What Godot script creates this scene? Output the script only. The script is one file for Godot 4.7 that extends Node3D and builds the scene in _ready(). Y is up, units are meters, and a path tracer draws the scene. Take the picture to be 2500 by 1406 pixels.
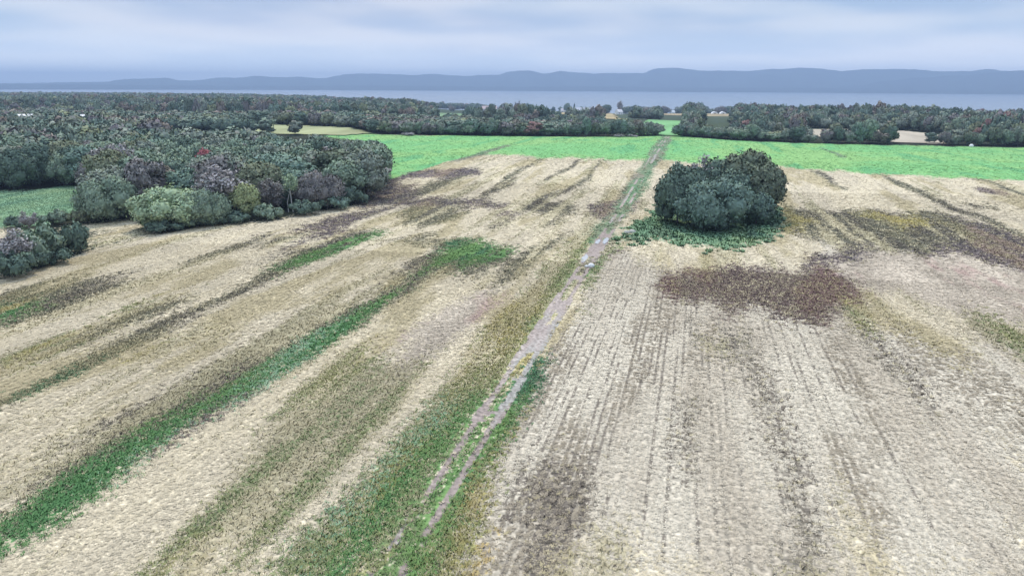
extends Node3D
# Stubble fields seen from 30 m up: a farm track runs away from us (along -z) towards hedges, a lake and far hills.
# Ground positions are written as (x, d): x metres to the right, d metres ahead (z = -d).

const LAKE := -40.0
const TRACK := -17.3
const KEYS := "SRWGAPUCYOTMHVNDLKE"
const PALETTE := {   # ground covers: main, second and accent colour of each (sRGB bytes)
	"S": [207, 195, 168, 194, 183, 160, 176, 164, 132],
	"R": [210, 201, 182, 190, 179, 160, 154, 143, 125],
	"W": [115, 114, 96, 98, 93, 86, 134, 130, 103],
	"G": [88, 128, 84, 112, 142, 88, 74, 108, 82],
	"A": [144, 173, 146, 118, 153, 120, 153, 177, 161],
	"P": [118, 107, 104, 102, 96, 96, 144, 128, 114],
	"U": [113, 100, 95, 124, 111, 103, 120, 99, 95],
	"C": [119, 172, 112, 135, 175, 112, 103, 161, 110],
	"Y": [157, 148, 99, 173, 161, 103, 138, 134, 97],
	"O": [155, 146, 95, 126, 134, 91, 192, 167, 118],
	"T": [117, 151, 121, 136, 161, 124, 101, 124, 103],
	"M": [196, 186, 156, 164, 157, 130, 172, 162, 128],
	"H": [125, 117, 106, 143, 136, 122, 101, 94, 86],
	"V": [142, 142, 101, 118, 134, 95, 173, 161, 111],
	"N": [199, 187, 169, 167, 156, 140, 175, 152, 142],
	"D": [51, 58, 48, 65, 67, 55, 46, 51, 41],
	"L": [124, 158, 126, 144, 172, 134, 110, 144, 118],
	"K": [170, 159, 152, 146, 134, 128, 155, 154, 148],
	"E": [106, 135, 103, 126, 131, 108, 139, 131, 118],
}
const PATCHES := [   # what grows where: outlines in metres (x, d, x, d ...)
	["C", [-233.8, 445.9, -167, 436.1, -118.3, 443.9, -71.9, 461.4, -49.1, 478.7, -20.8, 515.9, -15.6, 517.7, 23.3, 464, 67.3, 459.6, 117.6, 471.3, 131, 470.7, 188.3, 478.5, 109.7, 274.1, 81.8, 284.5, 57.8, 293.8, 31.9, 307, -9, 317.6, -19.6, 317.4, -37.2, 316.9, -61, 315.3, -76.3, 320.2, -91.5, 322.6, -96.5, 297.2, -98.5, 268.8, -98.7, 241.2, -103.1, 232.5, -110.2, 233.6, -157.6, 331.3]],
	["E", [-92.3, 366.5, -89.5, 367.1, -88.6, 332.4, -93, 291.8, -95.3, 291.4, -93.3, 335.5]],
	["E", [62.5, 418.5, 64.8, 419.7, 65.3, 361, 62.7, 355.6]],
	["P", [-100.7, 255.8, -94.4, 270.9, -77.5, 273, -74.1, 266.4, -73.2, 252.7, -74.9, 243.7, -81.9, 243, -89.7, 248.9, -95.6, 240.8, -96.3, 235.2, -99, 223.2, -102.3, 230.6, -98.4, 242.4]],
	["P", [-100.6, 226.9, -96.7, 236.2, -90.5, 229.5, -89.9, 222.7, -82.7, 218.1, -79.1, 211.9, -78.4, 203.4, -65.3, 200.6, -53.4, 200.1, -48.5, 196.9, -48.7, 190.9, -58.3, 189.5, -66.7, 190.7, -72.1, 186.8, -79.1, 186.9, -84.4, 180.6, -89.9, 191.4, -94.1, 207.4]],
	["W", [-44.4, 191.4, -42.9, 199.3, -40, 207.8, -33.6, 204.1, -30.3, 190.5, -28.2, 184.2, -33.8, 181.3, -40, 183.5]],
	["P", [-27.7, 202, -22.8, 207.7, -18, 215.9, -18.3, 241.2, -14.8, 244.8, -14.3, 191.4, -17.1, 174.7, -24.2, 184.7]],
	["W", [-71.4, 171.2, -71.3, 184.7, -66, 188.7, -56.9, 184.8, -54.3, 179.9, -53.5, 167.1, -58.4, 161.3, -63.2, 163.4, -67.9, 169]],
	["P", [-47.3, 182, -42.3, 180.1, -40.4, 174.8, -44.1, 174.9]],
	["W", [-44.9, 168.4, -41.1, 170.8, -40.5, 166.1, -43.4, 164.7]],
	["W", [-33.8, 173.6, -28.6, 174.5, -28.7, 169, -32.4, 168.5]],
	["W", [-62.9, 255.2, -59.6, 262.7, -57.5, 236, -58.2, 209.2, -58.7, 202.5, -59.8, 224.2]],
	["M", [-48.5, 258.7, -41.1, 266.1, -41, 240.2, -43.1, 217.5, -45.7, 197, -47.1, 224.9]],
	["M", [-34.9, 273.5, -37.2, 241.2, -38, 223, -38.6, 206.6, -39.7, 240.5]],
	["W", [-21.5, 240.4, -18.7, 245.8, -17.2, 220, -20.1, 223.3]],
	["P", [-19.6, 283.6, -19.8, 303.7, -18.5, 306.9, -16.8, 246.2, -18.3, 241.2]],
	["W", [-61.5, 313.5, -60.4, 313.8, -61.1, 253.5, -62.3, 253.2]],
	["W", [-46.2, 311.1, -44.9, 311.5, -46.6, 248.6, -48, 250.3]],
	["W", [-37.5, 313.6, -36.2, 314, -34.7, 251.6, -39.4, 204.8, -41.1, 207.5, -36.3, 253.3]],
	["W", [-82.2, 244, -75.2, 254.5, -75.6, 241.4, -75.6, 212.8, -77.8, 201.8, -80.9, 213.1]],
	["W", [-64.6, 148.8, -69.5, 144.2, -71.5, 135.2, -71.3, 122.2, -71.8, 117.5, -67.5, 119.7, -66, 105.1, -66, 96.1, -65.5, 86.8, -66.5, 80.5, -65.1, 72.8, -64.9, 65.1, -64.9, 58.6, -65.2, 54.2, -63.3, 52.4, -63.1, 56.8, -63.1, 64.3, -63.1, 72.5, -63.5, 79.8, -63.6, 88.5, -64.3, 102.3, -63.8, 117.2, -63.1, 132.4]],
	["G", [-64.4, 148.4, -67.4, 139.6, -68.4, 127.6, -66.3, 113.3, -64.2, 115.2, -63.1, 132.4]],
	["G", [-64.7, 63.7, -64.4, 59.6, -64.6, 56.9, -63.5, 59.2, -63.4, 64.6]],
	["P", [-79.9, 144.2, -84.5, 160.5, -81.7, 174.8, -74.8, 182.1, -75.4, 167.9, -76.4, 158.7, -74.9, 154.5, -70.2, 147.6, -73, 141.8, -75.6, 136.3, -74.6, 125.1, -73.8, 121.6, -75.9, 130.4, -76.1, 143.3]],
	["W", [-86.2, 116.8, -86.2, 126.9, -84.8, 146.1, -84.1, 138.3, -84.3, 129.5, -84.3, 121.4, -83.7, 115.6]],
	["W", [-82.4, 130.2, -80.6, 137.1, -77.8, 140.3, -77.6, 133.4, -78.3, 126.9]],
	["W", [-104.2, 88.4, -103.8, 92.3, -100.5, 96, -96.4, 97.5, -90.3, 95.8, -87.2, 102.2, -86.6, 96.8, -83.2, 93.7, -81.9, 89.7, -84, 83.5, -85.5, 78.3, -89, 74.7]],
	["G", [-98.7, 83.4, -97.6, 86.5, -93.4, 88.1, -88.5, 81.8, -90.8, 76.3]],
	["M", [-72.4, 79.4, -76.4, 86.4, -75.9, 91.8, -73.3, 93.7, -70.4, 89.4, -68.8, 85.2, -70.1, 81.2, -69.5, 71.4, -70.7, 64.3, -72.1, 59.5, -76.9, 63.9, -73.7, 69.6, -73.3, 75.5]],
	["W", [-73.1, 84.8, -72.6, 90.1, -70.9, 89.7, -69.1, 85.5, -70.4, 81.5, -70, 73.9, -70.2, 70.8]],
	["M", [-48.8, 53.3, -49.6, 49.4, -50.7, 46.1, -52.6, 41.9, -53.7, 42.9, -53.2, 47, -51.9, 50.9, -50.5, 54.3]],
	["M", [-53.5, 77, -58.3, 80.7, -59.7, 75.4, -59.1, 69.6, -59.1, 65.6, -55.6, 66.5, -55, 72.1]],
	["W", [-47.6, 145.8, -46.5, 128, -46, 116.2, -44.8, 107.9, -43.7, 96.1, -44.1, 90.3, -47.4, 83.9, -50.5, 79.3, -50.3, 72.1, -50.1, 63.9, -50.3, 56.7, -51.1, 54.4, -49.8, 51.4, -48.3, 44.9, -47.1, 36.8, -43.5, 33.6, -43.7, 35.7, -43.5, 38.8, -43.7, 42.8, -43.9, 48.9, -42.8, 53.1, -42.6, 57.7, -41.5, 63, -40.6, 67.8, -41.4, 72.7, -41.3, 78.5, -40.8, 87, -41.1, 95.7, -42, 106, -39.6, 116.7, -33.5, 117.7, -31.6, 126.7, -31.6, 140, -36.2, 145.4, -42.9, 150.7]],
	["G", [-46.4, 144.8, -44.5, 126.7, -44.2, 113.7, -43.9, 108.2, -41.8, 118.9, -38.4, 122.1, -33.7, 126.1, -32, 137.9, -36, 144.5, -42.5, 149.3]],
	["G", [-43.8, 95.7, -43.8, 89, -45, 83.2, -45.7, 77.4, -45.9, 72.7, -46.8, 66.8, -46.7, 61.1, -47.1, 56.7, -47.9, 52.2, -47.5, 47.9, -46.9, 42.6, -45.4, 37.3, -44.7, 34.9, -43.5, 33.9, -43.7, 35.7, -43.7, 39, -43.8, 42.9, -44, 49, -42.9, 53.3, -42.7, 57.8, -41.6, 63.2, -40.7, 68, -41.5, 73, -41.4, 78.8, -41, 87.3, -41.2, 96.1, -42.3, 105.9, -44, 104.2]],
	["A", [-44.7, 84.2, -44.8, 79.2, -44.3, 73.3, -44.1, 68.8, -44.5, 63.3, -43.2, 69, -43.6, 75, -43.7, 80.2]],
	["A", [-42.3, 69.9, -41.6, 64.6, -42.4, 60.2, -42.9, 55.7, -43.1, 52.5, -42.4, 57.4, -41.4, 62.8, -40.9, 68.3]],
	["P", [-42.2, 61.2, -42.9, 59.5, -43, 55.3, -41.9, 55.5, -41.6, 58.9]],
	["W", [-60.9, 139.2, -55.5, 143.1, -47.4, 142.6, -48.2, 137.5, -53.1, 136.9]],
	["N", [-33.4, 94.6, -29.2, 109.4, -26.3, 100.6, -27.5, 88.6, -29.3, 75.8, -31.5, 73.9, -32.9, 83.8]],
	["M", [-37.8, 77.9, -32.4, 75, -28.4, 74.6, -27.2, 65.5, -27, 54.6, -26.8, 45.7, -26.9, 40.3, -26.5, 35.8, -33, 34.3, -32.5, 38.4, -32.4, 43.8, -34.9, 53.5, -36.5, 65.4, -38.7, 73.4]],
	["M", [-32.9, 71.6, -31.1, 74, -28.4, 66.3, -28, 58.6, -28.7, 55, -29.3, 53.3, -31, 61.5]],
	["V", [-18, 174.4, -21.2, 162.2, -23.5, 149, -23.5, 128.9, -22.4, 113.8, -23.8, 100.2, -24, 87.7, -24.4, 78.7, -24.9, 68.8, -25, 61.1, -25.4, 52.7, -25.5, 45.8, -25.1, 41.5, -24.1, 36.4, -17.1, 38.1, -17.4, 45.8, -18.2, 63.7, -17.8, 86, -17.8, 117.8, -17.1, 150.8]],
	["W", [-29.8, 109.2, -30.1, 129.9, -27.5, 143.4, -23.8, 156.2, -25.9, 135.6, -26.7, 121.4]],
	["S", [-23.6, 84.5, -24.8, 76.9, -25.4, 67.6, -25.6, 59.6, -26.1, 51.8, -26, 44.2, -25.9, 39.1, -25.3, 36.1, -24.1, 36.4, -24.5, 40.4, -24.8, 45.7, -24.4, 52.2, -24.5, 59.9, -24.2, 66.8, -23.4, 75.3]],
	["S", [-24.9, 128.5, -26.7, 124.6, -28, 112.3, -28.9, 105.7, -25.5, 107.3, -23.3, 112.2]],
	["A", [-22.4, 65.2, -22.8, 57.3, -23.1, 49.2, -23.2, 43.8, -22.3, 44.6, -21.9, 51.4, -21.6, 59.3]],
	["Y", [-23.1, 96.2, -21.2, 98.7, -19.8, 91.4, -20.2, 87.9, -20.9, 86]],
	["Y", [-21, 84, -20, 84.2, -19.6, 80.7]],
	["O", [-21.4, 59.8, -19.8, 61, -19.5, 58.9, -20.8, 57, -21.3, 51.6, -21.6, 45.9, -21.7, 42.1, -22.2, 47.2, -21.7, 54.4]],
	["G", [-20.4, 65.7, -18.1, 65.2, -17.7, 61.1, -18.8, 56.7, -19.2, 48.8, -19, 44.3, -19.1, 39.4, -19.1, 37.7, -21.1, 37.2, -20.7, 42.3, -20.7, 49.1, -20.8, 57]],
	["V", [-14.2, 147.1, -15.3, 124.5, -14.9, 99.3, -15.3, 83.6, -15.6, 69.5, -15.6, 58.3, -15.7, 45.1, -15.6, 38.5, -12.4, 39.3, -12.9, 44.8, -13.2, 51.6, -14.2, 58.6, -15.1, 67.5, -15.5, 82.1, -14.9, 99.3, -14, 124.8, -11.5, 143.6]],
	["G", [-16.8, 78.9, -16.8, 69.2, -16.7, 59.6, -16.7, 48.2, -16.6, 38.3, -15.1, 38.6, -15.1, 48.1, -15, 57.6, -15.1, 67.5, -15.2, 78]],
	["O", [-14.7, 59.3, -14.6, 51.9, -15, 44.8, -15.4, 38.6, -12.4, 39.3, -13, 44.7, -13.5, 50.3, -14, 55.6]],
	["G", [-15.8, 146.7, -14.7, 151.5, -15.1, 127.8, -16.1, 115.5, -17.4, 115.1, -16.9, 130.7]],
	["U", [-13.2, 137.2, -11.7, 145.6, -11.9, 132, -13.3, 125]],
	["T", [-13.9, 155.5, -12.3, 167.4, -9, 180, -8.1, 199.9, 20.5, 213.6, 20.7, 187.5, 18.2, 170.3, 14.4, 159.5, 10.9, 154.5, 1.4, 152.3, -6.5, 151.5, -10.9, 150.7]],
	["M", [-14.9, 153.8, -6.7, 153.8, 3, 151.9, -6.4, 148, -12.6, 146.7]],
	["R", [-11.5, 143.6, 11.5, 150.8, 17.7, 160.4, 26, 169.7, 28.8, 156.7, 36.7, 155.8, 61.8, 148.4, 22.8, 46.7, -12.5, 38, -12.9, 44.8, -13, 52.3, -14, 58.6, -14.9, 67.5, -15.3, 82.1, -14.9, 99.3, -14, 124.8]],
	["S", [-10.5, 145.1, 11.5, 150.3, 17.7, 160.4, 22.3, 166.4, 25, 162.4, 22.9, 141.5, 19.3, 135.4, 14.9, 131, 11, 131.6, 1.5, 131.6, -2.6, 129.5, -7, 133.4]],
	["W", [23.1, 212.7, 32, 207, 37.7, 205.5, 51.4, 206.9, 62.4, 206.4, 65.4, 192.7, 67.1, 182.8, 69.7, 169, 61.1, 146.5, 54.2, 150.9, 48.1, 153, 44.1, 153.9, 36.7, 155.8, 29, 158, 25, 168.6, 20.8, 175.1]],
	["Y", [22.9, 203.8, 29.1, 192.5, 25, 181.7, 20.7, 176.2]],
	["Y", [40, 202.2, 55.8, 202.2, 51.6, 188.8, 46.2, 184.4, 44.6, 192.9]],
	["P", [64, 202.5, 65.1, 191.5, 69.4, 168.1, 61.8, 148.4, 54.6, 152.1, 52.2, 164.9, 60.1, 171.1, 61.6, 185.7]],
	["P", [42.6, 159.1, 51.4, 164.6, 58.1, 156.3, 63.2, 152.2, 60.4, 144.7, 51.6, 149.1, 43.5, 151.4]],
	["N", [21.8, 141.2, 29.4, 156, 36.7, 155.5, 46.2, 153.6, 60.4, 144.7, 43.9, 101.7, 38.3, 107.2, 33.2, 116, 26.6, 119, 24.4, 126.2]],
	["P", [20.7, 140.9, 29.5, 156.5, 36.7, 155.8, 27.2, 142.7, 20.8, 131.7]],
	["U", [-5.1, 118.4, -2.6, 127.9, 1.5, 130.9, 8.3, 132.5, 10.8, 129, 14.8, 129.4, 19.1, 133.1, 22.1, 136.2, 24.2, 129, 25.3, 121.1, 23.4, 113.5, 19.1, 107.1, 12.4, 103.9, 7, 103.7, 1.6, 106.1, -2.6, 110.9]],
	["M", [23.6, 114.7, 31.7, 121.6, 37.9, 114, 46, 107.3, 39.6, 90.5, 34.9, 96.3, 30.5, 93.4, 27.1, 97.4, 22.5, 103.1, 21.5, 108.7]],
	["N", [30, 143.4, 43.4, 143.6, 37.3, 132.5, 31.4, 133.9]],
	["W", [1.1, 92.1, 6.5, 93, 8.7, 92.7, 8.3, 89.5, 5.9, 88.2, 3.6, 89.9]],
	["H", [7.2, 91.6, 8.6, 92.7, 8.6, 76.7, 8.8, 66, 9.4, 55.9, 9.3, 44.6, 7.6, 44.2, 7.6, 52.5, 7.5, 61.6, 7.3, 71.1]],
	["H", [-12.2, 56.8, -10.2, 57.6, -7.4, 56.5, -6.9, 48.9, -7.4, 40.5, -9, 40.1, -9.2, 46.7]],
	["H", [-0.7, 71.1, 0.9, 71.5, 1.7, 62.6, 0.4, 59.1, -0.4, 63.7]],
	["H", [22.5, 103.1, 24.4, 93.6, 24.6, 80.7, 24.2, 69.8, 23.1, 69.6, 23, 80.3, 22, 93]],
	["M", [12.1, 59.9, 12.8, 56.8, 13.5, 51.2, 13.8, 45.7, 11.8, 45.3, 11.7, 51.9]],
	["W", [62.5, 288.4, 64.2, 288.7, 65.6, 251.7, 66.8, 221.9, 68.8, 209.3, 69.7, 169, 67.7, 163.7, 67.1, 206.6, 64.7, 221.6, 63.4, 249.6]],
	["W", [42.2, 297, 43.4, 297.3, 45.8, 248.5, 44.5, 246.5]],
	["W", [91.1, 280.1, 93, 280.4, 94, 233, 91.7, 227, 91.4, 261.1]],
	["P", [84.6, 261.1, 88.9, 256.9, 86.3, 239.5, 83.1, 249]],
	["W", [72.4, 222.8, 77, 223.4, 74.2, 217.7, 71.2, 217.2]],
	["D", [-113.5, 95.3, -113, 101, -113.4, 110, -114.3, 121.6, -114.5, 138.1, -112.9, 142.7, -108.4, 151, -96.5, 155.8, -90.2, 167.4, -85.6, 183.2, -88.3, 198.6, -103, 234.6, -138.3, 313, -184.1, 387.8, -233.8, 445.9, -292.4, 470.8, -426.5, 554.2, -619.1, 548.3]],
	["L", [-215.9, 187, -199.1, 191.4, -201, 216.4, -177.9, 197.4, -147, 160.8, -148.1, 147.7, -159, 136.1]],
	["S", [-142.6, 152.5, -132, 157.1, -122.3, 147.1, -122.3, 136.3, -122.4, 130.9]],
	["S", [-156.9, 134.2, -153, 139, -144.1, 137.9, -132.2, 125, -139, 118.1]],
	["M", [-122.2, 130.9, -121.5, 146.2, -115.3, 140.4, -115, 123.4]],
	["V", [-292.4, 470.8, -228.5, 446.5, -219.2, 428.2, -279.1, 449.2]],
]
const TREES := [   # kind, tint, x, d, height, width, label
	["broad", "darkteal", 5.4, 172.2, 11.1, 18.7, "low teal-green rounded tree in front of the round grove"],
	["broad", "dark", -2.8, 176.9, 13.8, 11.8, "dark green tree on the track side of the round grove"],
	["thin", "mauve", 1.3, 200.8, 14.7, 11.1, "grey-mauve thin-leaved tree showing above the left of the round grove"],
	["broad", "darkolive", 16.5, 189.5, 13.7, 10.3, "dark olive tree on the right flank of the round grove"],
	["broad", "darkolive", 13.0, 201.5, 15.6, 15.7, "tallest dark tree at the back right of the round grove"],
	["broad", "dark", 6.6, 202.1, 13.4, 12.7, "dark green tree filling the middle back of the round grove"],
	["broad", "dark", -6.0, 180.8, 8.7, 6.0, "small dark tree at the track-side corner of the round grove"],
	["broad", "darkteal", 14.7, 181.4, 7.4, 8.5, "small grey-green tree at the lower right of the round grove"],
	["broad", "dark", 9.9, 188.0, 11.7, 10.8, "dark green tree in the heart of the round grove"],
	["broad", "dark", 0.3, 188.7, 11.9, 10.0, "dark blue-green tree behind the front left of the round grove"],
	["broad", "green", -137.6, 155.4, 10.7, 15.5, "wide rounded grey-green tree standing beside the left pasture"],
	["broad", "pale", -142.6, 177.3, 10.7, 12.3, "light green domed tree rising behind two broad edge trees"],
	["broad", "pale", -115.9, 148.3, 9.4, 18.3, "broad pale green tree with yellowish top at the stubble edge"],
	["broad", "green", -107.8, 150.9, 8.3, 11.3, "grey-green rounded tree right of the pale yellowish-topped tree"],
	["thin", "mauve", -108.7, 158.7, 12.7, 14.7, "tall pale mauve half-bare tree at the wood edge"],
	["broad", "red", -151.7, 214.8, 13.0, 7.9, "small bright red autumn tree inside the left wood"],
	["broad", "yellow", -102.7, 158.8, 8.5, 7.6, "yellow-green tree at the wood edge next to the mauve tree"],
	["birch", "pale", -96.8, 169.8, 9.5, 5.3, "slim white-trunked birch standing out of the dark wood edge"],
	["thin", "purple", -100.3, 165.3, 8.8, 9.5, "purple-grey half-bare tree left of the white birch"],
	["broad", "purple", -93.2, 176.5, 9.4, 14.2, "dark purplish-green tree right of the white birch"],
	["broad", "green", -91.7, 189.2, 11.5, 13.4, "grey-green tree near the right corner of the left wood"],
	["thin", "green", -93.5, 202.3, 15.8, 10.9, "tall grey-green tree with pale stem at the wood corner by the crop"],
	["broad", "dark", -111.1, 216.3, 15.5, 14.7, "dark tree with shaded flank overlooking the bright green crop"],
	["broad", "green", -116.5, 199.8, 12.3, 19.2, "wide green crown behind the white birch"],
	["broad", "green", -128.7, 200.0, 11.5, 15.8, "grey-green crown behind the yellow-green edge tree"],
	["broad", "dark", -141.4, 188.8, 10.9, 12.9, "dark blue-green crown left of the mauve half-bare tree"],
	["bush", "dark", -112.8, 143.2, 2.7, 8.6, "low dark bush under the pale yellowish-topped tree"],
	["bush", "green", -109.5, 149.5, 2.7, 8.4, "low green bush at the stubble edge below the rounded edge tree"],
	["bush", "dark", -102.9, 153.2, 2.9, 8.5, "low dark bush at the stubble edge below the mauve tree"],
	["bush", "green", -96.3, 158.1, 3.7, 7.7, "low green bush at the stubble edge left of the birch foot"],
	["bush", "dark", -91.0, 165.8, 3.6, 7.9, "low dark bush at the foot of the white birch"],
	["bush", "teal", -88.6, 176.2, 4.4, 9.9, "teal-green bush at the foot of the purplish tree"],
	["bush", "dark", -86.7, 185.1, 4.8, 8.1, "dark bush at the right corner of the left wood"],
	["thin", "mauve", -115.0, 104.5, 8.4, 9.3, "pale mauve leafless bush at the left end of the near hedge"],
	["bush", "green", -115.6, 111.7, 7.4, 10.5, "grey-green bush in the middle of the near left hedge"],
	["bush", "dark", -117.3, 121.0, 6.3, 7.6, "dark green bush at the right end of the near left hedge"],
	["bush", "dark", -111.7, 102.6, 4.7, 7.7, "dark low bush at the foot of the near left hedge"],
	["bush", "dark", -113.1, 110.9, 3.8, 8.2, "dark low bush under the near left hedge beside the stubble"],
	["thin", "mauve", -143.6, 137.6, 5.0, 4.6, "thin mauve sapling behind the near left hedge"],
	["bush", "green", -145.9, 146.7, 3.5, 7.7, "grey-green shrub along the lower side of the left pasture"],
	["bush", "olive", -141.8, 149.7, 3.6, 6.8, "olive shrub between the left pasture and the tan patch"],
	["bush", "dark", -150.4, 140.8, 2.7, 5.6, "dark shrub at the lower left of the pasture"],
]
const SHORE_A: Array[float] = [-180, -60, -47, -38, -30, -24, -18, -8, 4, 12, 25, 60, 180]
const SHORE_R: Array[float] = [4500, 5600, 5400, 4900, 4200, 3000, 2350, 2100, 2150, 2050, 1900, 1900, 1900]

var rng := RandomNumberGenerator.new()
var mats := {}
var taken := {}
var cmap := PackedByteArray()          # ground cover index on a half-metre grid
const MX := -680.0
const MD := 10.0
const MW := 1900
const MH := 1130
var na := PackedByteArray()
var nb := PackedByteArray()
var ns := PackedByteArray()
var nf := PackedByteArray()
var pal := PackedInt32Array()
var protos := {}
var far_fields := []


func _ready() -> void:
	rng.seed = 20240917
	make_camera()
	make_sky_and_sun()
	make_noise()
	paint_cover()
	make_ground()
	make_far_fields()
	make_lake_and_hills()
	make_tree_kinds()
	plant_trees()
	make_ground_cover()
	make_buildings()
	make_small_things()


# ---------------------------------------------------------------- camera, light

func make_camera() -> void:
	var cam := Camera3D.new()
	cam.name = "camera"
	add_child(cam)
	cam.fov = 41.55
	cam.near = 0.5
	cam.far = 60000.0
	var b := Basis(Vector3.UP, deg_to_rad(13.35)) * Basis(Vector3.RIGHT, deg_to_rad(-14.95)) * Basis(Vector3.BACK, deg_to_rad(0.28))
	cam.transform = Transform3D(b, Vector3(0, 30, 0))
	cam.current = true


func make_sky_and_sun() -> void:
	var env := Environment.new()
	env.background_mode = Environment.BG_SKY
	var sky := Sky.new()
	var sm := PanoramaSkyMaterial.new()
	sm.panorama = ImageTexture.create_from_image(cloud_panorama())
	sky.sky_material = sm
	env.sky = sky
	env.tonemap_mode = Environment.TONE_MAPPER_LINEAR
	env.tonemap_exposure = 1.65
	env.fog_enabled = true
	env.fog_density = 0.00014
	env.fog_light_color = Color(0.75, 0.855, 1.0)
	env.sdfgi_enabled = true
	env.ssao_enabled = true
	env.ssil_enabled = true
	var we := WorldEnvironment.new()
	we.name = "world_environment"
	we.environment = env
	add_child(we)
	var sun := DirectionalLight3D.new()
	sun.name = "sun"
	sun.light_energy = 0.5
	sun.light_color = Color(1.0, 0.95, 0.86)
	sun.light_angular_distance = 15.0
	sun.shadow_enabled = true
	sun.rotation_degrees = Vector3(-56, 205, 0)
	add_child(sun)


func cloud_panorama() -> Image:
	# an even stratus layer: streaks that are long near the horizon and widen overhead, brighter towards the zenith as overcast skies are
	var w := 2048
	var h := 1024
	var n := FastNoiseLite.new()
	n.seed = 11
	n.noise_type = FastNoiseLite.TYPE_SIMPLEX_SMOOTH
	n.frequency = 0.02
	n.fractal_octaves = 5
	n.fractal_gain = 0.5
	var data := PackedFloat32Array()
	data.resize(w * h * 3)
	var cs := PackedFloat32Array()
	var sn := PackedFloat32Array()
	for i in w:
		cs.append(cos(TAU * i / w))
		sn.append(sin(TAU * i / w))
	var k := 0
	for j in h:
		var el := (0.5 - (j + 0.5) / h) * 180.0
		if el < -1.0:
			for i in w:
				data[k] = 0.20
				data[k + 1] = 0.21
				data[k + 2] = 0.20
				k += 3
			continue
		var v := 150.0 * log(1.0 + maxf(el, 0.0) / 4.0)
		var ring := 150.0
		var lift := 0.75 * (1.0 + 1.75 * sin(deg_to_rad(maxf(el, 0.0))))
		var low := 1.7 * exp(-maxf(el, 0.0) / 2.0)
		for i in w:
			var a := n.get_noise_3d(cs[i] * ring, sn[i] * ring, v + 14.0 * sn[i])
			var b := n.get_noise_3d(cs[i] * 60.0 + 400.0, sn[i] * 60.0, v * 0.45)
			var t := clampf(0.5 + a * 1.0 + b * 0.5, 0.0, 1.0)
			t = t * t * (3.0 - 2.0 * t)
			var warm := clampf(0.5 + b * 1.4, 0.0, 1.0)
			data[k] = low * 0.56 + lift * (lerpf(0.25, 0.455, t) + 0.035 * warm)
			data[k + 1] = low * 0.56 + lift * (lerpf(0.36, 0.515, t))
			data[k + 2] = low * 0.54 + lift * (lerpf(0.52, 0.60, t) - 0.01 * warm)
			k += 3
	return Image.create_from_data(w, h, false, Image.FORMAT_RGBF, data.to_byte_array())


# ---------------------------------------------------------------- helpers

func sstep(a: float, b: float, x: float) -> float:
	var t := clampf((x - a) / (b - a), 0.0, 1.0)
	return t * t * (3.0 - 2.0 * t)


func shore(a: float) -> float:
	for i in range(1, SHORE_A.size()):
		if a <= SHORE_A[i]:
			return lerpf(SHORE_R[i - 1], SHORE_R[i], (a - SHORE_A[i - 1]) / (SHORE_A[i] - SHORE_A[i - 1]))
	return SHORE_R[-1]


func height(x: float, d: float) -> float:
	var r := sqrt(x * x + d * d)
	var y := 0.0
	if r > 430.0:
		var rs := shore(rad_to_deg(atan2(x, d)))
		y = -40.0 * pow(clampf((r - 430.0) / (0.97 * rs - 430.0), 0.0, 1.0), 1.4) - 6.0 * sstep(0.97 * rs, 1.01 * rs, r)
	var k := sstep(90.0, 220.0, d)
	y += k * (1.1 * sin(d / 62.0 + 0.011 * x + 2.2) + 0.7 * sin(x / 47.0 + 0.6) * sin(d / 81.0 + 1.0))
	y += -2.2 * sstep(-70.0, -120.0, x + 0.25 * (d - 100.0)) * sstep(330.0, 200.0, d)
	return y


func spot(x: float, d: float, up := 0.0) -> Vector3:
	return Vector3(x, height(x, d) + up, -d)


func numbered(called: String) -> String:
	taken[called] = taken.get(called, -1) + 1
	return called if taken[called] == 0 else "%s_%03d" % [called, taken[called]]


func tag(o: Node, label: String, category := "", group := "", kind := "") -> void:
	if label != "":
		o.set_meta("label", label)
	if category != "":
		o.set_meta("category", category)
	if group != "":
		o.set_meta("group", group)
	if kind != "":
		o.set_meta("kind", kind)


func thing(called: String, at: Vector3, label: String, category: String, group := "", turn := 0.0) -> Node3D:
	var o := Node3D.new()
	o.name = numbered(called)
	add_child(o)
	o.position = at
	o.rotation.y = turn
	tag(o, label, category, group)
	return o


func part(called: String, mesh: Mesh, material: Material, parent: Node) -> MeshInstance3D:
	var o := MeshInstance3D.new()
	o.name = numbered(called) if parent == self else called
	o.mesh = mesh
	if material:
		o.material_override = material
	parent.add_child(o, true)
	return o


func paint(called: String, linear: Color, rough := 0.9, vertex := false, spec := 0.2) -> StandardMaterial3D:
	if mats.has(called):
		return mats[called]
	var m := StandardMaterial3D.new()
	m.resource_name = called
	m.albedo_color = linear.linear_to_srgb()
	m.roughness = rough
	m.metallic_specular = spec
	m.vertex_color_use_as_albedo = vertex
	mats[called] = m
	return m


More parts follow.
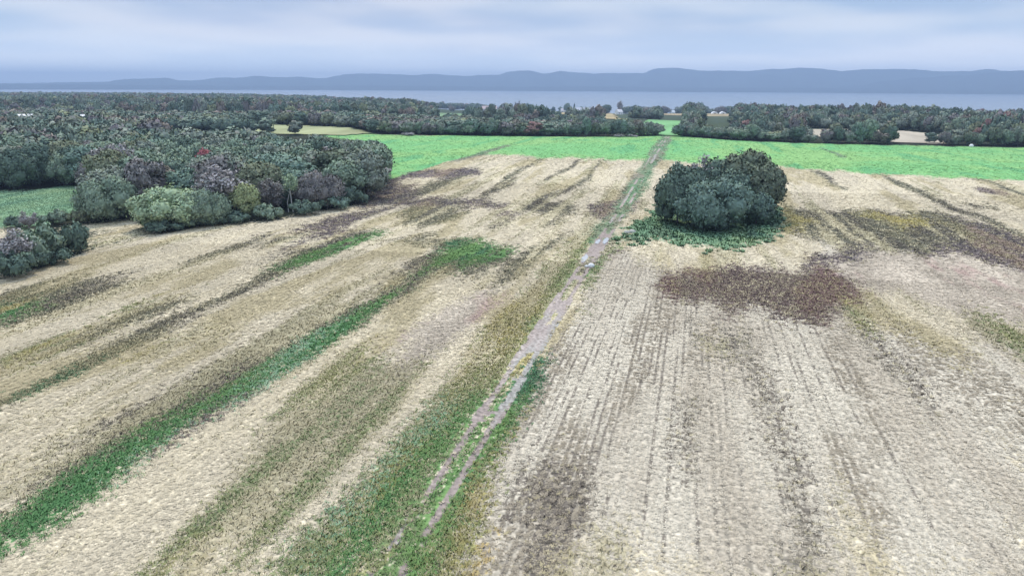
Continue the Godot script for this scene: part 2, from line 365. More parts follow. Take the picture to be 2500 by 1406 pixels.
class Shape:
	var v := PackedVector3Array()
	var n := PackedVector3Array()
	var c := PackedColorArray()
	var u := PackedVector2Array()
	var i := PackedInt32Array()

	func tri(a: Vector3, b: Vector3, q: Vector3, col := Color.WHITE) -> void:
		var nn := (q - a).cross(b - a).normalized()
		var k := v.size()
		for p in [a, b, q]:
			v.append(p)
			n.append(nn)
			c.append(col)
		i.append_array([k, k + 1, k + 2])

	func quad(a: Vector3, b: Vector3, q: Vector3, e: Vector3, col := Color.WHITE) -> void:
		tri(a, b, q, col)
		tri(a, q, e, col)

	func leaf(p: Vector3, s: Vector3, t: Vector3, nn: Vector3, col: Color) -> void:
		var k := v.size()
		v.append(p - s - t)
		v.append(p + s - t * 0.6)
		v.append(p + s * 0.8 + t)
		v.append(p - s * 0.7 + t * 0.7)
		for _q in 4:
			n.append(nn)
			c.append(col)
		if (v[k + 2] - v[k]).cross(v[k + 1] - v[k]).dot(nn) > 0.0:
			i.append_array([k, k + 1, k + 2, k, k + 2, k + 3])
		else:
			i.append_array([k, k + 2, k + 1, k, k + 3, k + 2])

	func tube(a: Vector3, b: Vector3, ra: float, rb: float, sides: int, col := Color.WHITE) -> void:
		var ax := (b - a).normalized()
		var s := ax.cross(Vector3(0.31, 0.2, 0.93)).normalized()
		var t := ax.cross(s)
		var k := v.size()
		for q in sides:
			var o := s * cos(TAU * q / sides) + t * sin(TAU * q / sides)
			v.append(a + o * ra)
			v.append(b + o * rb)
			for _w in 2:
				n.append(o)
				c.append(col)
		for q in sides:
			var e := (q + 1) % sides
			i.append_array([k + q * 2, k + q * 2 + 1, k + e * 2, k + e * 2, k + q * 2 + 1, k + e * 2 + 1])

	func ball(at: Vector3, r: Vector3, col: Color, around := 9, rows := 6, rough: RandomNumberGenerator = null) -> void:
		var k := v.size()
		for y in rows + 1:
			for x in around:
				var el := PI * (float(y) / rows - 0.5)
				var az := TAU * x / around
				var o := Vector3(cos(el) * cos(az), sin(el), cos(el) * sin(az))
				var g := 1.0 + (rough.randf_range(-0.14, 0.14) if rough else 0.0)
				v.append(at + o * r * g)
				n.append(o)
				c.append(col)
		for y in rows:
			for x in around:
				var e := (x + 1) % around
				var p := k + y * around
				i.append_array([p + x, p + e, p + around + x, p + e, p + around + e, p + around + x])

	func box(lo: Vector3, hi: Vector3, col := Color.WHITE) -> void:
		var p := []
		for q in 8:
			p.append(Vector3(hi.x if q & 1 else lo.x, hi.y if q & 2 else lo.y, hi.z if q & 4 else lo.z))
		for f in [[0, 2, 3, 1], [5, 7, 6, 4], [4, 6, 2, 0], [1, 3, 7, 5], [2, 6, 7, 3], [4, 0, 1, 5]]:
			quad(p[f[0]], p[f[1]], p[f[2]], p[f[3]], col)

	func into(m: ArrayMesh, colours := true) -> void:
		var arr := []
		arr.resize(Mesh.ARRAY_MAX)
		arr[Mesh.ARRAY_VERTEX] = v
		arr[Mesh.ARRAY_NORMAL] = n
		if colours and c.size() == v.size():
			arr[Mesh.ARRAY_COLOR] = c
		if u.size() == v.size():
			arr[Mesh.ARRAY_TEX_UV] = u
		arr[Mesh.ARRAY_INDEX] = i
		m.add_surface_from_arrays(Mesh.PRIMITIVE_TRIANGLES, arr)

	func mesh(colours := true) -> ArrayMesh:
		var m := ArrayMesh.new()
		into(m, colours)
		return m


# ---------------------------------------------------------------- ground cover map

func make_noise() -> void:
	var n := FastNoiseLite.new()
	n.noise_type = FastNoiseLite.TYPE_SIMPLEX_SMOOTH
	n.fractal_octaves = 5
	n.fractal_gain = 0.6
	var sets := [[5, 0.014], [17, 0.014], [29, 0.02], [41, 0.25]]
	var got := []
	for s in sets:
		n.seed = s[0]
		n.frequency = s[1]
		if s[1] > 0.1:
			n.fractal_octaves = 3
		var im := n.get_seamless_image(512, 512)
		im.convert(Image.FORMAT_L8)
		got.append(im.get_data())
	na = got[0]
	nb = got[1]
	ns = got[2]
	nf = got[3]
	for k in KEYS.length():
		for q in PALETTE[KEYS[k]]:
			pal.append(q)


func paint_cover() -> void:
	cmap.resize(MW * MH)
	cmap.fill(0)
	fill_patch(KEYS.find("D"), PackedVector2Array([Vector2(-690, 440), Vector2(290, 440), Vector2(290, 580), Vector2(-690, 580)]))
	for p in PATCHES:
		var pts := PackedVector2Array()
		for k in range(0, p[1].size(), 2):
			pts.append(Vector2(p[1][k], p[1][k + 1]))
		fill_patch(KEYS.find(p[0]), pts)
	# the grassy strip of the track
	fill_patch(KEYS.find("E"), PackedVector2Array([Vector2(-19.6, 150), Vector2(-15.4, 150), Vector2(-14.6, 240), Vector2(-13.6, 330), Vector2(-14.6, 512), Vector2(-20.6, 512), Vector2(-19.6, 330)]))


func fill_patch(id: int, pts: PackedVector2Array) -> void:
	var lo := 1e9
	var hi := -1e9
	for p in pts:
		lo = minf(lo, p.y)
		hi = maxf(hi, p.y)
	for row in range(maxi(0, int((lo - MD) * 2.0)), mini(MH - 1, int((hi - MD) * 2.0)) + 1):
		var d := MD + (row + 0.5) * 0.5
		var xs := []
		for k in pts.size():
			var a := pts[k]
			var b := pts[(k + 1) % pts.size()]
			if (a.y > d) != (b.y > d):
				xs.append(a.x + (d - a.y) / (b.y - a.y) * (b.x - a.x))
		xs.sort()
		for k in range(0, xs.size() - 1, 2):
			for col in range(maxi(0, int((xs[k] - MX) * 2.0)), mini(MW - 1, int((xs[k + 1] - MX) * 2.0)) + 1):
				cmap[row * MW + col] = id


func cover_at(x: float, d: float) -> int:
	var ia := ((int(d * 1.5) & 511) << 9) | (int(x * 5.0 + 5000.0) & 511)
	var fi := ((int(d * 3.0) & 511) << 9) | (int(x * 7.0 + 5000.0) & 511)
	var wx := x + (na[ia] - 128) * 0.016 + (nf[fi] - 128) * 0.016
	var wd := d + (nb[ia] - 128) * 0.07 + (nf[fi ^ 255] - 128) * 0.07
	var col := int((wx - MX) * 2.0)
	var row := int((wd - MD) * 2.0)
	if col < 0 or row < 0 or col >= MW or row >= MH:
		return 0
	var c := cmap[row * MW + col]
	# rows left by the harvester and the weeds that follow them
	var st := (ns[((int(d * 0.22) & 511) << 9) | (int(x * 3.1 + 5000.0) & 511)] + ns[((int(d * 0.4 + 90.0) & 511) << 9) | (int(x * 12.0 + 9000.0) & 511)]) >> 1
	if c == 11:
		c = 0 if st > 128 else 13 if st < 92 else 11
	elif c == 2 or c == 13:
		if st > 150:
			c = 11
	elif c == 0:
		if st > 154:
			c = 11
	elif c == 3 and (st > 148 or st < 82):
		c = 2 if st > 148 else 13
	var off := absf(x - TRACK)
	if off < 1.9 and d < 512.0:
		if bare_at(off, d, ia):
			return 17
	return c


func bare_at(off: float, d: float, ia: int) -> bool:
	var n := ns[ia] / 255.0
	var rut := absf(off - 0.85) < 0.36
	if d < 62.0:
		return absf(off - 0.85) < 0.30 and n > 0.27
	if d < 68.0:
		return (rut and n > 0.2) or (off < 1.5 and n > 0.50)
	if d < 120.0:
		return (rut and n > 0.12) or (off < 1.5 and n > 0.46)
	if d < 168.0:
		return (rut and n > 0.25) or (off < 1.5 and n > 0.56)
	return rut and n > 0.46


func furrow(x: float, d: float) -> bool:
	# open furrows between the stubble rows right of the track
	if x < -16.0 or x > 60.0 or d > 150.0:
		return false
	var row := (x - 0.12) / 0.7
	row += (na[((int(d * 0.5) & 511) << 9) | (int(x * 2.0 + 5000.0) & 511)] - 128) * 0.0030
	var f := row - floorf(row)
	if f > 0.36:
		return false
	var per := int(floorf(row))
	var open := ns[((int(d * 1.2) & 511) << 9) | ((per * 37) & 511)] / 255.0
	return open > 0.37 + 0.24 * fposmod(per * 0.618, 1.0) + 0.32 * sstep(0.0, 40.0, x)


func tile_texture(x0: float, d0: float, x1: float, d1: float, m: float, skip := Rect2()) -> ImageTexture:
	var w := int((x1 - x0) / m)
	var h := int((d1 - d0) / m)
	var data := PackedByteArray()
	data.resize(w * h * 3)
	var k := 0
	for j in h:
		var d := d0 + (j + 0.5) * m
		var fy := (int(d * 7.0) & 511) << 9
		var sy := (int(d * 0.8) & 511) << 9
		for i in w:
			var x := x0 + (i + 0.5) * m
			if skip.has_point(Vector2(x, d)):
				k += 3
				continue
			var c := cover_at(x, d)
			var xi := int(x * 4.0 + 5000.0)
			var s := ns[sy | (xi & 511)] - 128
			var f := nf[fy | (int(x * 7.0 + 5000.0) & 511)] - 128
			var g := nb[sy | ((xi + 170) & 511)] - 128
			if c == 1 and furrow(x, d):
				c = 12
				g = 25
			var t := clampf(0.42 + s * 0.009 + f * 0.004, 0.0, 1.0)
			var q := clampf((g - 22) * 0.03 + f * 0.004, 0.0, 0.85)
			var lum := 1.0 + f * 0.0030
			if c == 7:
				t = clampf((ns[((int(d * 0.5) & 511) << 9) | (int(x * 0.5 + 5000.0) & 511)] - 108) * 0.022 + f * 0.005, 0.0, 1.0)
			if c == 0:
				var sw := absf(fposmod(x + s * 0.006, 2.3) - 1.15)
				t = clampf(t + (0.35 if sw < 0.22 else 0.0), 0.0, 1.0)
			if c == 1 and d < 150.0:
				q = 0.0
				t = clampf(t + 0.2, 0.0, 1.0)
				lum *= 0.9
			var o := c * 9
			data[k] = clampi(int(lum * lerpf(lerpf(pal[o], pal[o + 3], t), pal[o + 6], q)), 0, 255)
			data[k + 1] = clampi(int(lum * lerpf(lerpf(pal[o + 1], pal[o + 4], t), pal[o + 7], q)), 0, 255)
			data[k + 2] = clampi(int(lum * lerpf(lerpf(pal[o + 2], pal[o + 5], t), pal[o + 8], q)), 0, 255)
			k += 3
	return ImageTexture.create_from_image(Image.create_from_data(w, h, false, Image.FORMAT_RGB8, data))


func make_ground() -> void:
	var tiles := [[-141.0, 30.0, 69.0, 117.0, 0.14], [-300.0, 30.0, 120.0, 270.0, 0.25], [-651.0, 30.0, 249.0, 570.0, 0.5]]
	var tile_mats := []
	for k in 3:
		var t: Array = tiles[k]
		var skip := Rect2()
		if k > 0:
			var p: Array = tiles[k - 1]
			skip = Rect2(p[0] + 2, p[1] + 2, p[2] - p[0] - 4, p[3] - p[1] - 4)
		var m := StandardMaterial3D.new()
		m.resource_name = "field_soil"
		m.albedo_texture = tile_texture(t[0], t[1], t[2], t[3], t[4], skip)
		m.roughness = 0.95
		m.metallic_specular = 0.1
		m.texture_repeat = false
		tile_mats.append(m)
	var far_mat := paint("far_land", Color.WHITE, 0.95, true, 0.1)
	var xs: Array[float] = []
	var x := -651.0
	while x <= 249.1:
		if x < -21.5 or x > -13.5:
			xs.append(x)
		elif x < -18.5:
			for q in [-21.0, -20.2, -19.4, -18.6, -18.35, -18.0, -17.75, -17.3, -16.85, -16.6, -16.25, -16.0, -15.2, -14.4]:
				xs.append(q)
		x += 3.0
	var step := 4.0
	x = 249.0
	while x < 5000.0:
		step *= 1.13
		x += step
		xs.append(x)
	step = 4.0
	x = -651.0
	while x > -7600.0:
		step *= 1.1
		x -= step
		xs.push_front(x)
	var ds: Array[float] = [-600.0, -300.0, -150.0, -60.0, -20.0, 0.0, 15.0]
	var d := 30.0
	while d <= 570.1:
		ds.append(d)
		d += 3.0
	step = 4.0
	d = 570.0
	while d < 6300.0:
		step = minf(step * 1.07, 110.0)
		d += step
		ds.append(d)
	var nx := xs.size()
	var nd := ds.size()
	var hs := PackedFloat32Array()
	for j in nd:
		for i in nx:
			var y := height(xs[i], ds[j])
			var off := absf(xs[i] - TRACK)
			if off > 0.5 and off < 1.25 and ds[j] < 512.0 and ds[j] > 25.0:
				y -= 0.11
			hs.append(y)
	var shapes := {}
	for j in nd - 1:
		for i in nx - 1:
			var cx := (xs[i] + xs[i + 1]) * 0.5
			var cd := (ds[j] + ds[j + 1]) * 0.5
			if hs[j * nx + i] < -44.0 and hs[(j + 1) * nx + i + 1] < -44.0 and hs[j * nx + i + 1] < -44.0:
				continue
			var tile := 3
			for k in 3:
				var t: Array = tiles[k]
				if cx > t[0] and cx < t[2] and cd > t[1] and cd < t[3]:
					tile = k
					break
			var who := "ground"
			if cd < 570.0 and cd > 25.0:
				var c := KEYS[cmap[clampi(int((cd - MD) * 2.0), 0, MH - 1) * MW + clampi(int((cx - MX) * 2.0), 0, MW - 1)]]
				if absf(cx - TRACK) < 2.0 and cd < 512.0:
					who = "dirt_track"
				elif c == "C":
					who = "crop_field"
				elif c == "L":
					who = "pasture"
				elif c == "D" or cd > 520.0 or cx < -300.0:
					who = "ground"
				else:
					who = "stubble_field"
			var key := "%s|%d" % [who, tile]
			if not shapes.has(key):
				shapes[key] = Shape.new()
			var s: Shape = shapes[key]
			var k0 := s.v.size()
			for q in [[0, 0], [1, 0], [1, 1], [0, 1]]:
				var px: float = xs[i + q[0]]
				var pd: float = ds[j + q[1]]
				s.v.append(Vector3(px, hs[(j + q[1]) * nx + i + q[0]], -pd))
				s.n.append(Vector3(height(px - 1.5, pd) - height(px + 1.5, pd), 3.0, height(px, pd + 1.5) - height(px, pd - 1.5)).normalized())
				if tile < 3:
					var t: Array = tiles[tile]
					s.u.append(Vector2((px - t[0]) / (t[2] - t[0]), (pd - t[1]) / (t[3] - t[1])))
					s.c.append(Color.WHITE)
				else:
					s.u.append(Vector2.ZERO)
					var g: float = (ns[((int(pd * 0.05) & 511) << 9) | (int(px * 0.05 + 5000.0) & 511)]) / 255.0
					s.c.append(Color(0.05, 0.075, 0.05).lerp(Color(0.11, 0.13, 0.08), g))
			s.i.append_array([k0, k0 + 3, k0 + 1, k0 + 1, k0 + 3, k0 + 2])
	for who in ["ground", "stubble_field", "crop_field", "pasture", "dirt_track"]:
		var mesh := ArrayMesh.new()
		var o := MeshInstance3D.new()
		o.name = who
		for tile in 4:
			var key := "%s|%d" % [who, tile]
			if shapes.has(key):
				shapes[key].into(mesh)
				mesh.surface_set_material(mesh.get_surface_count() - 1, tile_mats[tile] if tile < 3 else far_mat)
		o.mesh = mesh
		add_child(o)
		tag(o, {"ground": "rough land running from the fields down to the lake", "stubble_field": "pale harvested stubble fields with weedy streaks", "crop_field": "bright green crop field beyond the stubble", "pasture": "small grey-green pasture beside the left wood", "dirt_track": "straight muddy farm track with two wheel ruts"}[who], "", "", "structure")


func make_far_fields() -> void:
	var list := [
		["pale green meadow strip left of the village beyond the hedge", Color(0.20, 0.30, 0.17), [-330, 820, -205, 790, -262, 1150, -385, 1120]],
		["small bright green meadow below the pink-roofed house", Color(0.20, 0.36, 0.16), [-205, 800, -150, 810, -330, 1560, -400, 1500]],
		["ochre field below the village barns", Color(0.40, 0.33, 0.19), [-150, 830, -75, 800, -175, 1600, -345, 1640]],
		["green meadow seen through the gap where the track passes the hedge", Color(0.20, 0.40, 0.18), [-45, 512, -8, 516, -10, 800, -48, 800]],
		["tan stubble slope in front of the right wood", Color(0.44, 0.39, 0.31), [72, 530, 112, 492, 138, 486, 166, 566, 150, 622, 108, 630, 84, 612]],
		["pale yellow field strip at the far edge of the left wood", Color(0.34, 0.36, 0.20), [-335, 468, -262, 432, -205, 425, -195, 445, -232, 492, -325, 524]],
		["dry grass strip behind the lakeside trees", Color(0.34, 0.28, 0.17), [-120, 1300, 60, 1250, 75, 1560, -120, 1640]],
	]
	for f in list:
		var pts := PackedVector2Array()
		for k in range(0, f[2].size(), 2):
			pts.append(Vector2(f[2][k], f[2][k + 1]))
		far_fields.append(pts)
		var lo := Vector2(1e9, 1e9)
		var hi := -lo
		for p in pts:
			lo = lo.min(p)
			hi = hi.max(p)
		var cell := (hi - lo) / Vector2(34, 40)
		var s := Shape.new()
		var base: Color = f[1]
		for a in 34:
			for b in 40:
				var p := lo + cell * Vector2(a, b)
				if not Geometry2D.is_point_in_polygon(p + cell * 0.5, pts):
					continue
				var g: float = ns[((int(p.y * 0.4) & 511) << 9) | (int(p.x * 1.6 + 5000.0) & 511)] / 255.0
				var up := 0.25 + p.y * 0.0006
				s.quad(spot(p.x, p.y, up), spot(p.x, p.y + cell.y, up + cell.y * 0.0006), spot(p.x + cell.x, p.y + cell.y, up + cell.y * 0.0006), spot(p.x + cell.x, p.y, up), base * (0.72 + 0.55 * g))
		var o := part("far_field", s.mesh(), paint("far_land", Color.WHITE, 0.95, true, 0.1), self)
		tag(o, f[0], "", "", "structure")


func make_lake_and_hills() -> void:
	var s := Shape.new()
	for a in 24:
		for b in 12:
			var p := Vector3(-19000 + a * 1600, LAKE, 3000 - b * 1700)
			s.quad(p, p + Vector3(0, 0, -1700), p + Vector3(1600, 0, -1700), p + Vector3(1600, 0, 0))
	var wm := paint("lake_water", Color(0.16, 0.19, 0.22), 0.2, false, 0.5)
	var o := part("lake", s.mesh(false), wm, self)
	tag(o, "wide pale grey-blue lake across the view", "", "", "structure")
	# hills beyond the lake: skyline height by bearing, then spurs and gullies
	var ridge := [-120, 60, -80, 40, -60, 40, -46.5, 25, -40.9, 52, -39, 108, -37.3, 117, -36, 82, -33.2, 118, -31.3, 167, -29.9, 143, -28.5, 172, -27.2, 141, -25.2, 198, -22.6, 209, -20.2, 199, -17.9, 202, -14.6, 200, -13.4, 255, -12.2, 276, -11, 237, -9.9, 258, -9, 232, -6, 241, -4, 242, -3.1, 322, -2, 336, -0.9, 309, 1.1, 283, 2.5, 270, 4.7, 308, 6.8, 314, 9.1, 293, 10.9, 304, 12.1, 303, 14, 289, 15.2, 276, 16.7, 256, 17.8, 296, 18.5, 272, 19.5, 265, 24, 300, 34, 250, 60, 280, 90, 200]
	var n := FastNoiseLite.new()
	n.seed = 7
	n.frequency = 0.0011
	n.fractal_octaves = 5
	for q in range(1, ridge.size(), 2):
		ridge[q] = 30.0 + (ridge[q] - 30.0) * 0.93
	hill_range("hills", "long blue hill range on the far side of the lake", ridge, 12500.0, [[10500.0, 0.03], [11000.0, 0.08], [11400.0, 0.2], [11800.0, 0.45], [12100.0, 0.7], [12300.0, 0.88], [12500.0, 1.0], [12800.0, 0.9], [13400.0, 0.4]], n, Color(0.034, 0.05, 0.04))
	var shore_land := [-120, 10, -60, 14, -46, 16, -30, 8, -24, 16, -14, 12, -6, 20, 0, 10, 8, 16, 14, 12, 20, 24, 40, 10, 90, 20]
	hill_range("far_shore", "low wooded far shore of the lake below the hills", shore_land, 10800.0, [[10150.0, 0.0], [10220.0, 0.25], [10600.0, 0.55], [10900.0, 1.0], [11400.0, 0.7]], n, Color(0.022, 0.034, 0.028))
	var front := [5, 0, 8, 25, 10.5, 60, 12, 110, 14, 150, 16, 185, 18, 215, 19.6, 232, 24, 250, 34, 200, 60, 260, 90, 160]
	hill_range("hills", "nearer dark hill shoulder rising towards the right end of the lake", front, 11600.0, [[10100.0, 0.0], [10250.0, 0.05], [10700.0, 0.3], [11200.0, 0.7], [11600.0, 1.0], [11900.0, 0.7]], n, Color(0.024, 0.036, 0.03))


func hill_range(called: String, label: String, ridge: Array, _r: float, section: Array, n: FastNoiseLite, base: Color) -> void:
	var s := Shape.new()
	var a0: float = ridge[0]
	var a1: float = ridge[ridge.size() - 2]
	var count := int((a1 - a0) / 0.22)
	var rows := section.size()
	for k in count + 1:
		var a := a0 + (a1 - a0) * k / count
		var top := 0.0
		for q in range(2, ridge.size(), 2):
			if a <= ridge[q] + 0.001:
				var f: float = (a - ridge[q - 2]) / (ridge[q] - ridge[q - 2])
				f = f * f * (3.0 - 2.0 * f)
				top = lerpf(ridge[q - 1], ridge[q + 1], f)
				break
		for row in rows:
			var r: float = section[row][0]
			var f: float = section[row][1]
			var ra := deg_to_rad(a)
			r += 160.0 * n.get_noise_2d(a * 300.0, row * 700.0)
			var x := r * sin(ra)
			var d := r * cos(ra)
			var rough := n.get_noise_2d(x, d)
			var y := LAKE - 1.0 + (top - LAKE) * f + rough * (130.0 if top > 60.0 else 8.0) * f * (1.0 - 0.75 * f) + (5.0 * n.get_noise_2d(a * 2600.0, row * 90.0) if row > 0 else 0.0)
			s.v.append(Vector3(x, y, -d))
			s.n.append(Vector3.UP)
			s.c.append(base * (0.7 + 0.9 * absf(rough) + 0.5 * n.get_noise_2d(x * 4.0, d * 4.0)))
	for k in count:
		for row in rows - 1:
			var p := k * rows + row
			s.i.append_array([p, p + 1, p + rows, p + rows, p + 1, p + rows + 1])
	for k in range(1, count):
		for row in range(0, rows):
			var e := s.v[(k + 1) * rows + row] - s.v[(k - 1) * rows + row]
			var f := s.v[k * rows + mini(row + 1, rows - 1)] - s.v[k * rows + maxi(row - 1, 0)]
			var nn := e.cross(f).normalized()
			s.n[k * rows + row] = nn if nn.y > 0 else -nn
	var o := part(called, s.mesh(), paint("hill_forest", Color.WHITE, 1.0, true, 0.0), self)
	tag(o, label, "", "", "structure")


# ---------------------------------------------------------------- trees

func tint(called: String) -> StandardMaterial3D:
	var t := {
		"dark": Color(0.144, 0.201, 0.155), "green": Color(0.253, 0.328, 0.236), "pale": Color(0.391, 0.494, 0.310), "yellow": Color(0.368, 0.414, 0.213),
		"mauve": Color(0.391, 0.374, 0.368), "purple": Color(0.241, 0.230, 0.218), "red": Color(0.460, 0.172, 0.184), "olive": Color(0.230, 0.259, 0.167),
		"darkolive": Color(0.167, 0.201, 0.140), "darkteal": Color(0.172, 0.247, 0.201), "teal": Color(0.207, 0.293, 0.230), "grey": Color(0.270, 0.310, 0.247), "brown": Color(0.259, 0.236, 0.196)}
	var key := "leaves_" + called
	if not mats.has(key):
		var m := paint(key, t[called], 0.85, true, 0.15)
		m.backlight = Color(0.5, 0.54, 0.36)
	return mats[key]


func tree_parts(seed_: int, w: float, h: float, base: float, lobes: int, leaves: int, leaf: float, core: bool, sticks := 0) -> Dictionary:
	var g := RandomNumberGenerator.new()
	g.seed = seed_
	var crown := Shape.new()
	var wood := Shape.new()
	var ry := h * (1.0 - base) * 0.5
	var rx := w * 0.5
	var mid := Vector3(0, h - ry, 0)
	var at: Array[Vector3] = []
	var rad: Array[float] = []
	for k in lobes:
		var dir := Vector3(g.randfn(), g.randfn() * 0.85 + 0.15, g.randfn()).normalized()
		var r := g.randf_range(0.17, 0.46) * minf(rx, ry * 1.2)
		at.append(mid + dir * Vector3(maxf(rx - r, 0.1), maxf(ry - r, 0.1), maxf(rx - r, 0.1)) * g.randf_range(0.82, 1.06))
		rad.append(r)
	at.append(mid)
	rad.append(minf(rx, ry) * 0.62)
	var made := 0
	var tries := 0
	while made < leaves and tries < leaves * 5:
		tries += 1
		var q := g.randi_range(0, at.size() - 1)
		var u := Vector3(g.randfn(), g.randfn() + 0.3, g.randfn()).normalized()
		var p := at[q] + u * rad[q] * ((g.randf_range(0.78, 1.12) if g.randf() < 0.78 else g.randf_range(1.05, 1.4)) if core else g.randf_range(0.3, 1.15))
		var inside := false
		if core:
			for e in at.size():
				if e != q and p.distance_to(at[e]) < rad[e] * 0.78:
					inside = true
					break
		if inside or p.y < h * 0.04:
			continue
		var o := (u + Vector3(g.randfn(), g.randfn(), g.randfn()) * 0.55).normalized()
		var side := o.cross(Vector3(g.randfn(), g.randfn(), g.randfn())).normalized()
		var along := o.cross(side)
		var size := leaf * g.randf_range(0.55, 1.25)
		var nn := (u * 0.6 + o * 0.6 + (p - mid).normalized() * 0.3).normalized()
		var v := g.randf_range(0.5, 1.5)
		crown.leaf(p, side * size, along * size * 0.62, nn, Color(v * g.randf_range(0.9, 1.12), v, v * g.randf_range(0.85, 1.15)))
		made += 1
	if core:
		for e in at.size():
			crown.ball(at[e], Vector3.ONE * rad[e] * 0.78, Color(0.9, 0.9, 0.9), 9, 6, g)
	# trunk and limbs
	var bark := Color.WHITE
	var fork := Vector3(g.randf_range(-0.2, 0.2), h * maxf(base, 0.12) + 0.3, g.randf_range(-0.2, 0.2))
	var thick := 0.016 * h + 0.03
	wood.tube(Vector3(0, -0.6, 0), fork, thick * 1.35, thick, 8, bark)
	wood.tube(fork, Vector3(fork.x * 2.0, h * 0.72, fork.z * 2.0), thick, thick * 0.35, 7, bark)
	for e in mini(at.size(), 7):
		var knee := fork.lerp(at[e], 0.55) + Vector3(0, 0.05 * h, 0)
		wood.tube(fork.lerp(Vector3(0, h * 0.6, 0), 0.12 * e * 0.5), knee, thick * 0.5, thick * 0.3, 5, bark)
		wood.tube(knee, at[e], thick * 0.3, thick * 0.12, 5, bark)
	for k in sticks:
		var q := g.randi_range(0, at.size() - 1)
		var a := fork.lerp(at[q], g.randf_range(0.4, 1.0))
		var b := at[q] + Vector3(g.randfn(), absf(g.randfn()) + 0.4, g.randfn()).normalized() * rad[q] * g.randf_range(0.7, 1.25)
		wood.tube(a, b, 0.05, 0.018, 3, bark)
	return {"crown": crown.mesh(), "trunk": wood.mesh(false), "w": w, "h": h}


func make_tree_kinds() -> void:
	protos["broad"] = []
	for k in 6:
		protos["broad"].append(tree_parts(100 + k, [11.0, 12.0, 10.0, 13.0, 9.5, 11.5][k], 12.0, [0.04, 0.02, 0.06, 0.03, 0.05, 0.0][k], [30, 38, 26, 42, 30, 34][k], 4400, 0.33, true))
	protos["wide"] = []
	for k in 2:
		protos["wide"].append(tree_parts(150 + k, 17.5, 11.0, 0.0, 46, 6500, 0.33, true))
	protos["thin"] = []
	for k in 2:
		protos["thin"].append(tree_parts(200 + k, 9.5, 12.0, 0.15, 18, 1900, 0.26, false, 260))
	protos["bush"] = []
	for k in 3:
		protos["bush"].append(tree_parts(300 + k, 8.0, 4.5, 0.0, 18, 1700, 0.27, true))
	protos["low"] = []
	for k in 3:
		protos["low"].append(tree_parts(400 + k, [9.0, 12.0, 14.0][k], 12.0, 0.04, [12, 18, 24][k], 640, 0.72, true))
	protos["mid"] = []
	for k in 4:
		protos["mid"].append(tree_parts(450 + k, 11.0, 12.0, 0.07, 18, 1500, 0.5, true))
	# birch: two white stems, a small high crown
	var b := tree_parts(500, 5.0, 9.5, 0.42, 9, 900, 0.2, false, 60)
	var wood := Shape.new()
	wood.tube(Vector3(0.3, -0.6, 0), Vector3(0.0, 3.2, 0.1), 0.15, 0.12, 8)
	wood.tube(Vector3(0, 3.2, 0.1), Vector3(-0.25, 8.4, 0), 0.12, 0.04, 7)
	wood.tube(Vector3(-0.75, -0.6, 0.2), Vector3(-0.9, 2.3, 0.2), 0.11, 0.09, 7)
	wood.tube(Vector3(-0.9, 2.3, 0.2), Vector3(-0.2, 5.2, 0.1), 0.09, 0.05, 7)
	for k in 9:
		wood.tube(Vector3(-0.1, 4.2 + k * 0.42, 0.05), Vector3(rng.randf_range(-1.9, 1.9), 5.2 + k * 0.5, rng.randf_range(-1.6, 1.6)), 0.04, 0.015, 4)
	b["trunk"] = wood.mesh(false)
	protos["birch"] = [b]
	# spruce: whorls of drooping sprays
	var sp := Shape.new()
	var g := RandomNumberGenerator.new()
	g.seed = 77
	for k in 1500:
		var f := sqrt(g.randf())
		var az := g.randf() * TAU
		var y := 14.0 * (1.0 - f) + 0.5
		var r := (0.2 + 3.0 * f) * (0.82 + 0.18 * sin(y * 4.5)) * g.randf_range(0.55, 1.0)
		var u := Vector3(cos(az), 0.25, sin(az))
		var side := Vector3(-sin(az), 0, cos(az))
		sp.leaf(Vector3(cos(az) * r, y, sin(az) * r), side * 0.35, (Vector3(cos(az), -0.45, sin(az))) * 0.55, u.normalized(), Color.WHITE * g.randf_range(0.7, 1.25))
	var st := Shape.new()
	st.tube(Vector3(0, -0.6, 0), Vector3(0, 13.6, 0), 0.24, 0.03, 8)
	protos["spruce"] = [{"crown": sp.mesh(), "trunk": st.mesh(false), "w": 6.2, "h": 14.0}]


func tree(kind: String, colour: String, x: float, d: float, h: float, w: float, label: String, group: String) -> Node3D:
	var set_: Array = protos["wide" if kind == "broad" and w > h * 1.25 else kind]
	var p: Dictionary = set_[rng.randi_range(0, set_.size() - 1)]
	var called: String = {"broad": "broadleaf_tree", "mid": "broadleaf_tree", "thin": "half_bare_tree", "bush": "bush", "birch": "birch_tree", "spruce": "spruce_tree"}[kind]
	var o := thing(called, spot(x, d), label, "bush" if kind == "bush" else "tree", group, rng.randf() * TAU if kind != "birch" else 0.2)
	o.scale = Vector3(w / p.w, h / p.h, w / p.w)
	part("stems" if kind == "bush" else "trunk", p.trunk, paint("birch_bark", Color(0.62, 0.62, 0.58)) if kind == "birch" else paint("pale_bark", Color(0.24, 0.22, 0.21)) if kind == "thin" else paint("bark", Color(0.10, 0.09, 0.08)), o)
	part("foliage" if kind == "bush" else "crown", p.crown, tint(colour), o)
	return o


func nth(k: int) -> String:
	var a := ["first", "second", "third", "fourth", "fifth", "sixth", "seventh", "eighth", "ninth", "tenth", "eleventh", "twelfth", "thirteenth", "fourteenth", "fifteenth", "sixteenth", "seventeenth", "eighteenth", "nineteenth"]
	var tens := ["", "", "twenty", "thirty", "forty", "fifty"]
	var whole := ["", "", "twentieth", "thirtieth", "fortieth", "fiftieth"]
	if k <= 19:
		return a[k - 1]
	return whole[k / 10] if k % 10 == 0 else tens[k / 10] + "-" + a[k % 10 - 1]


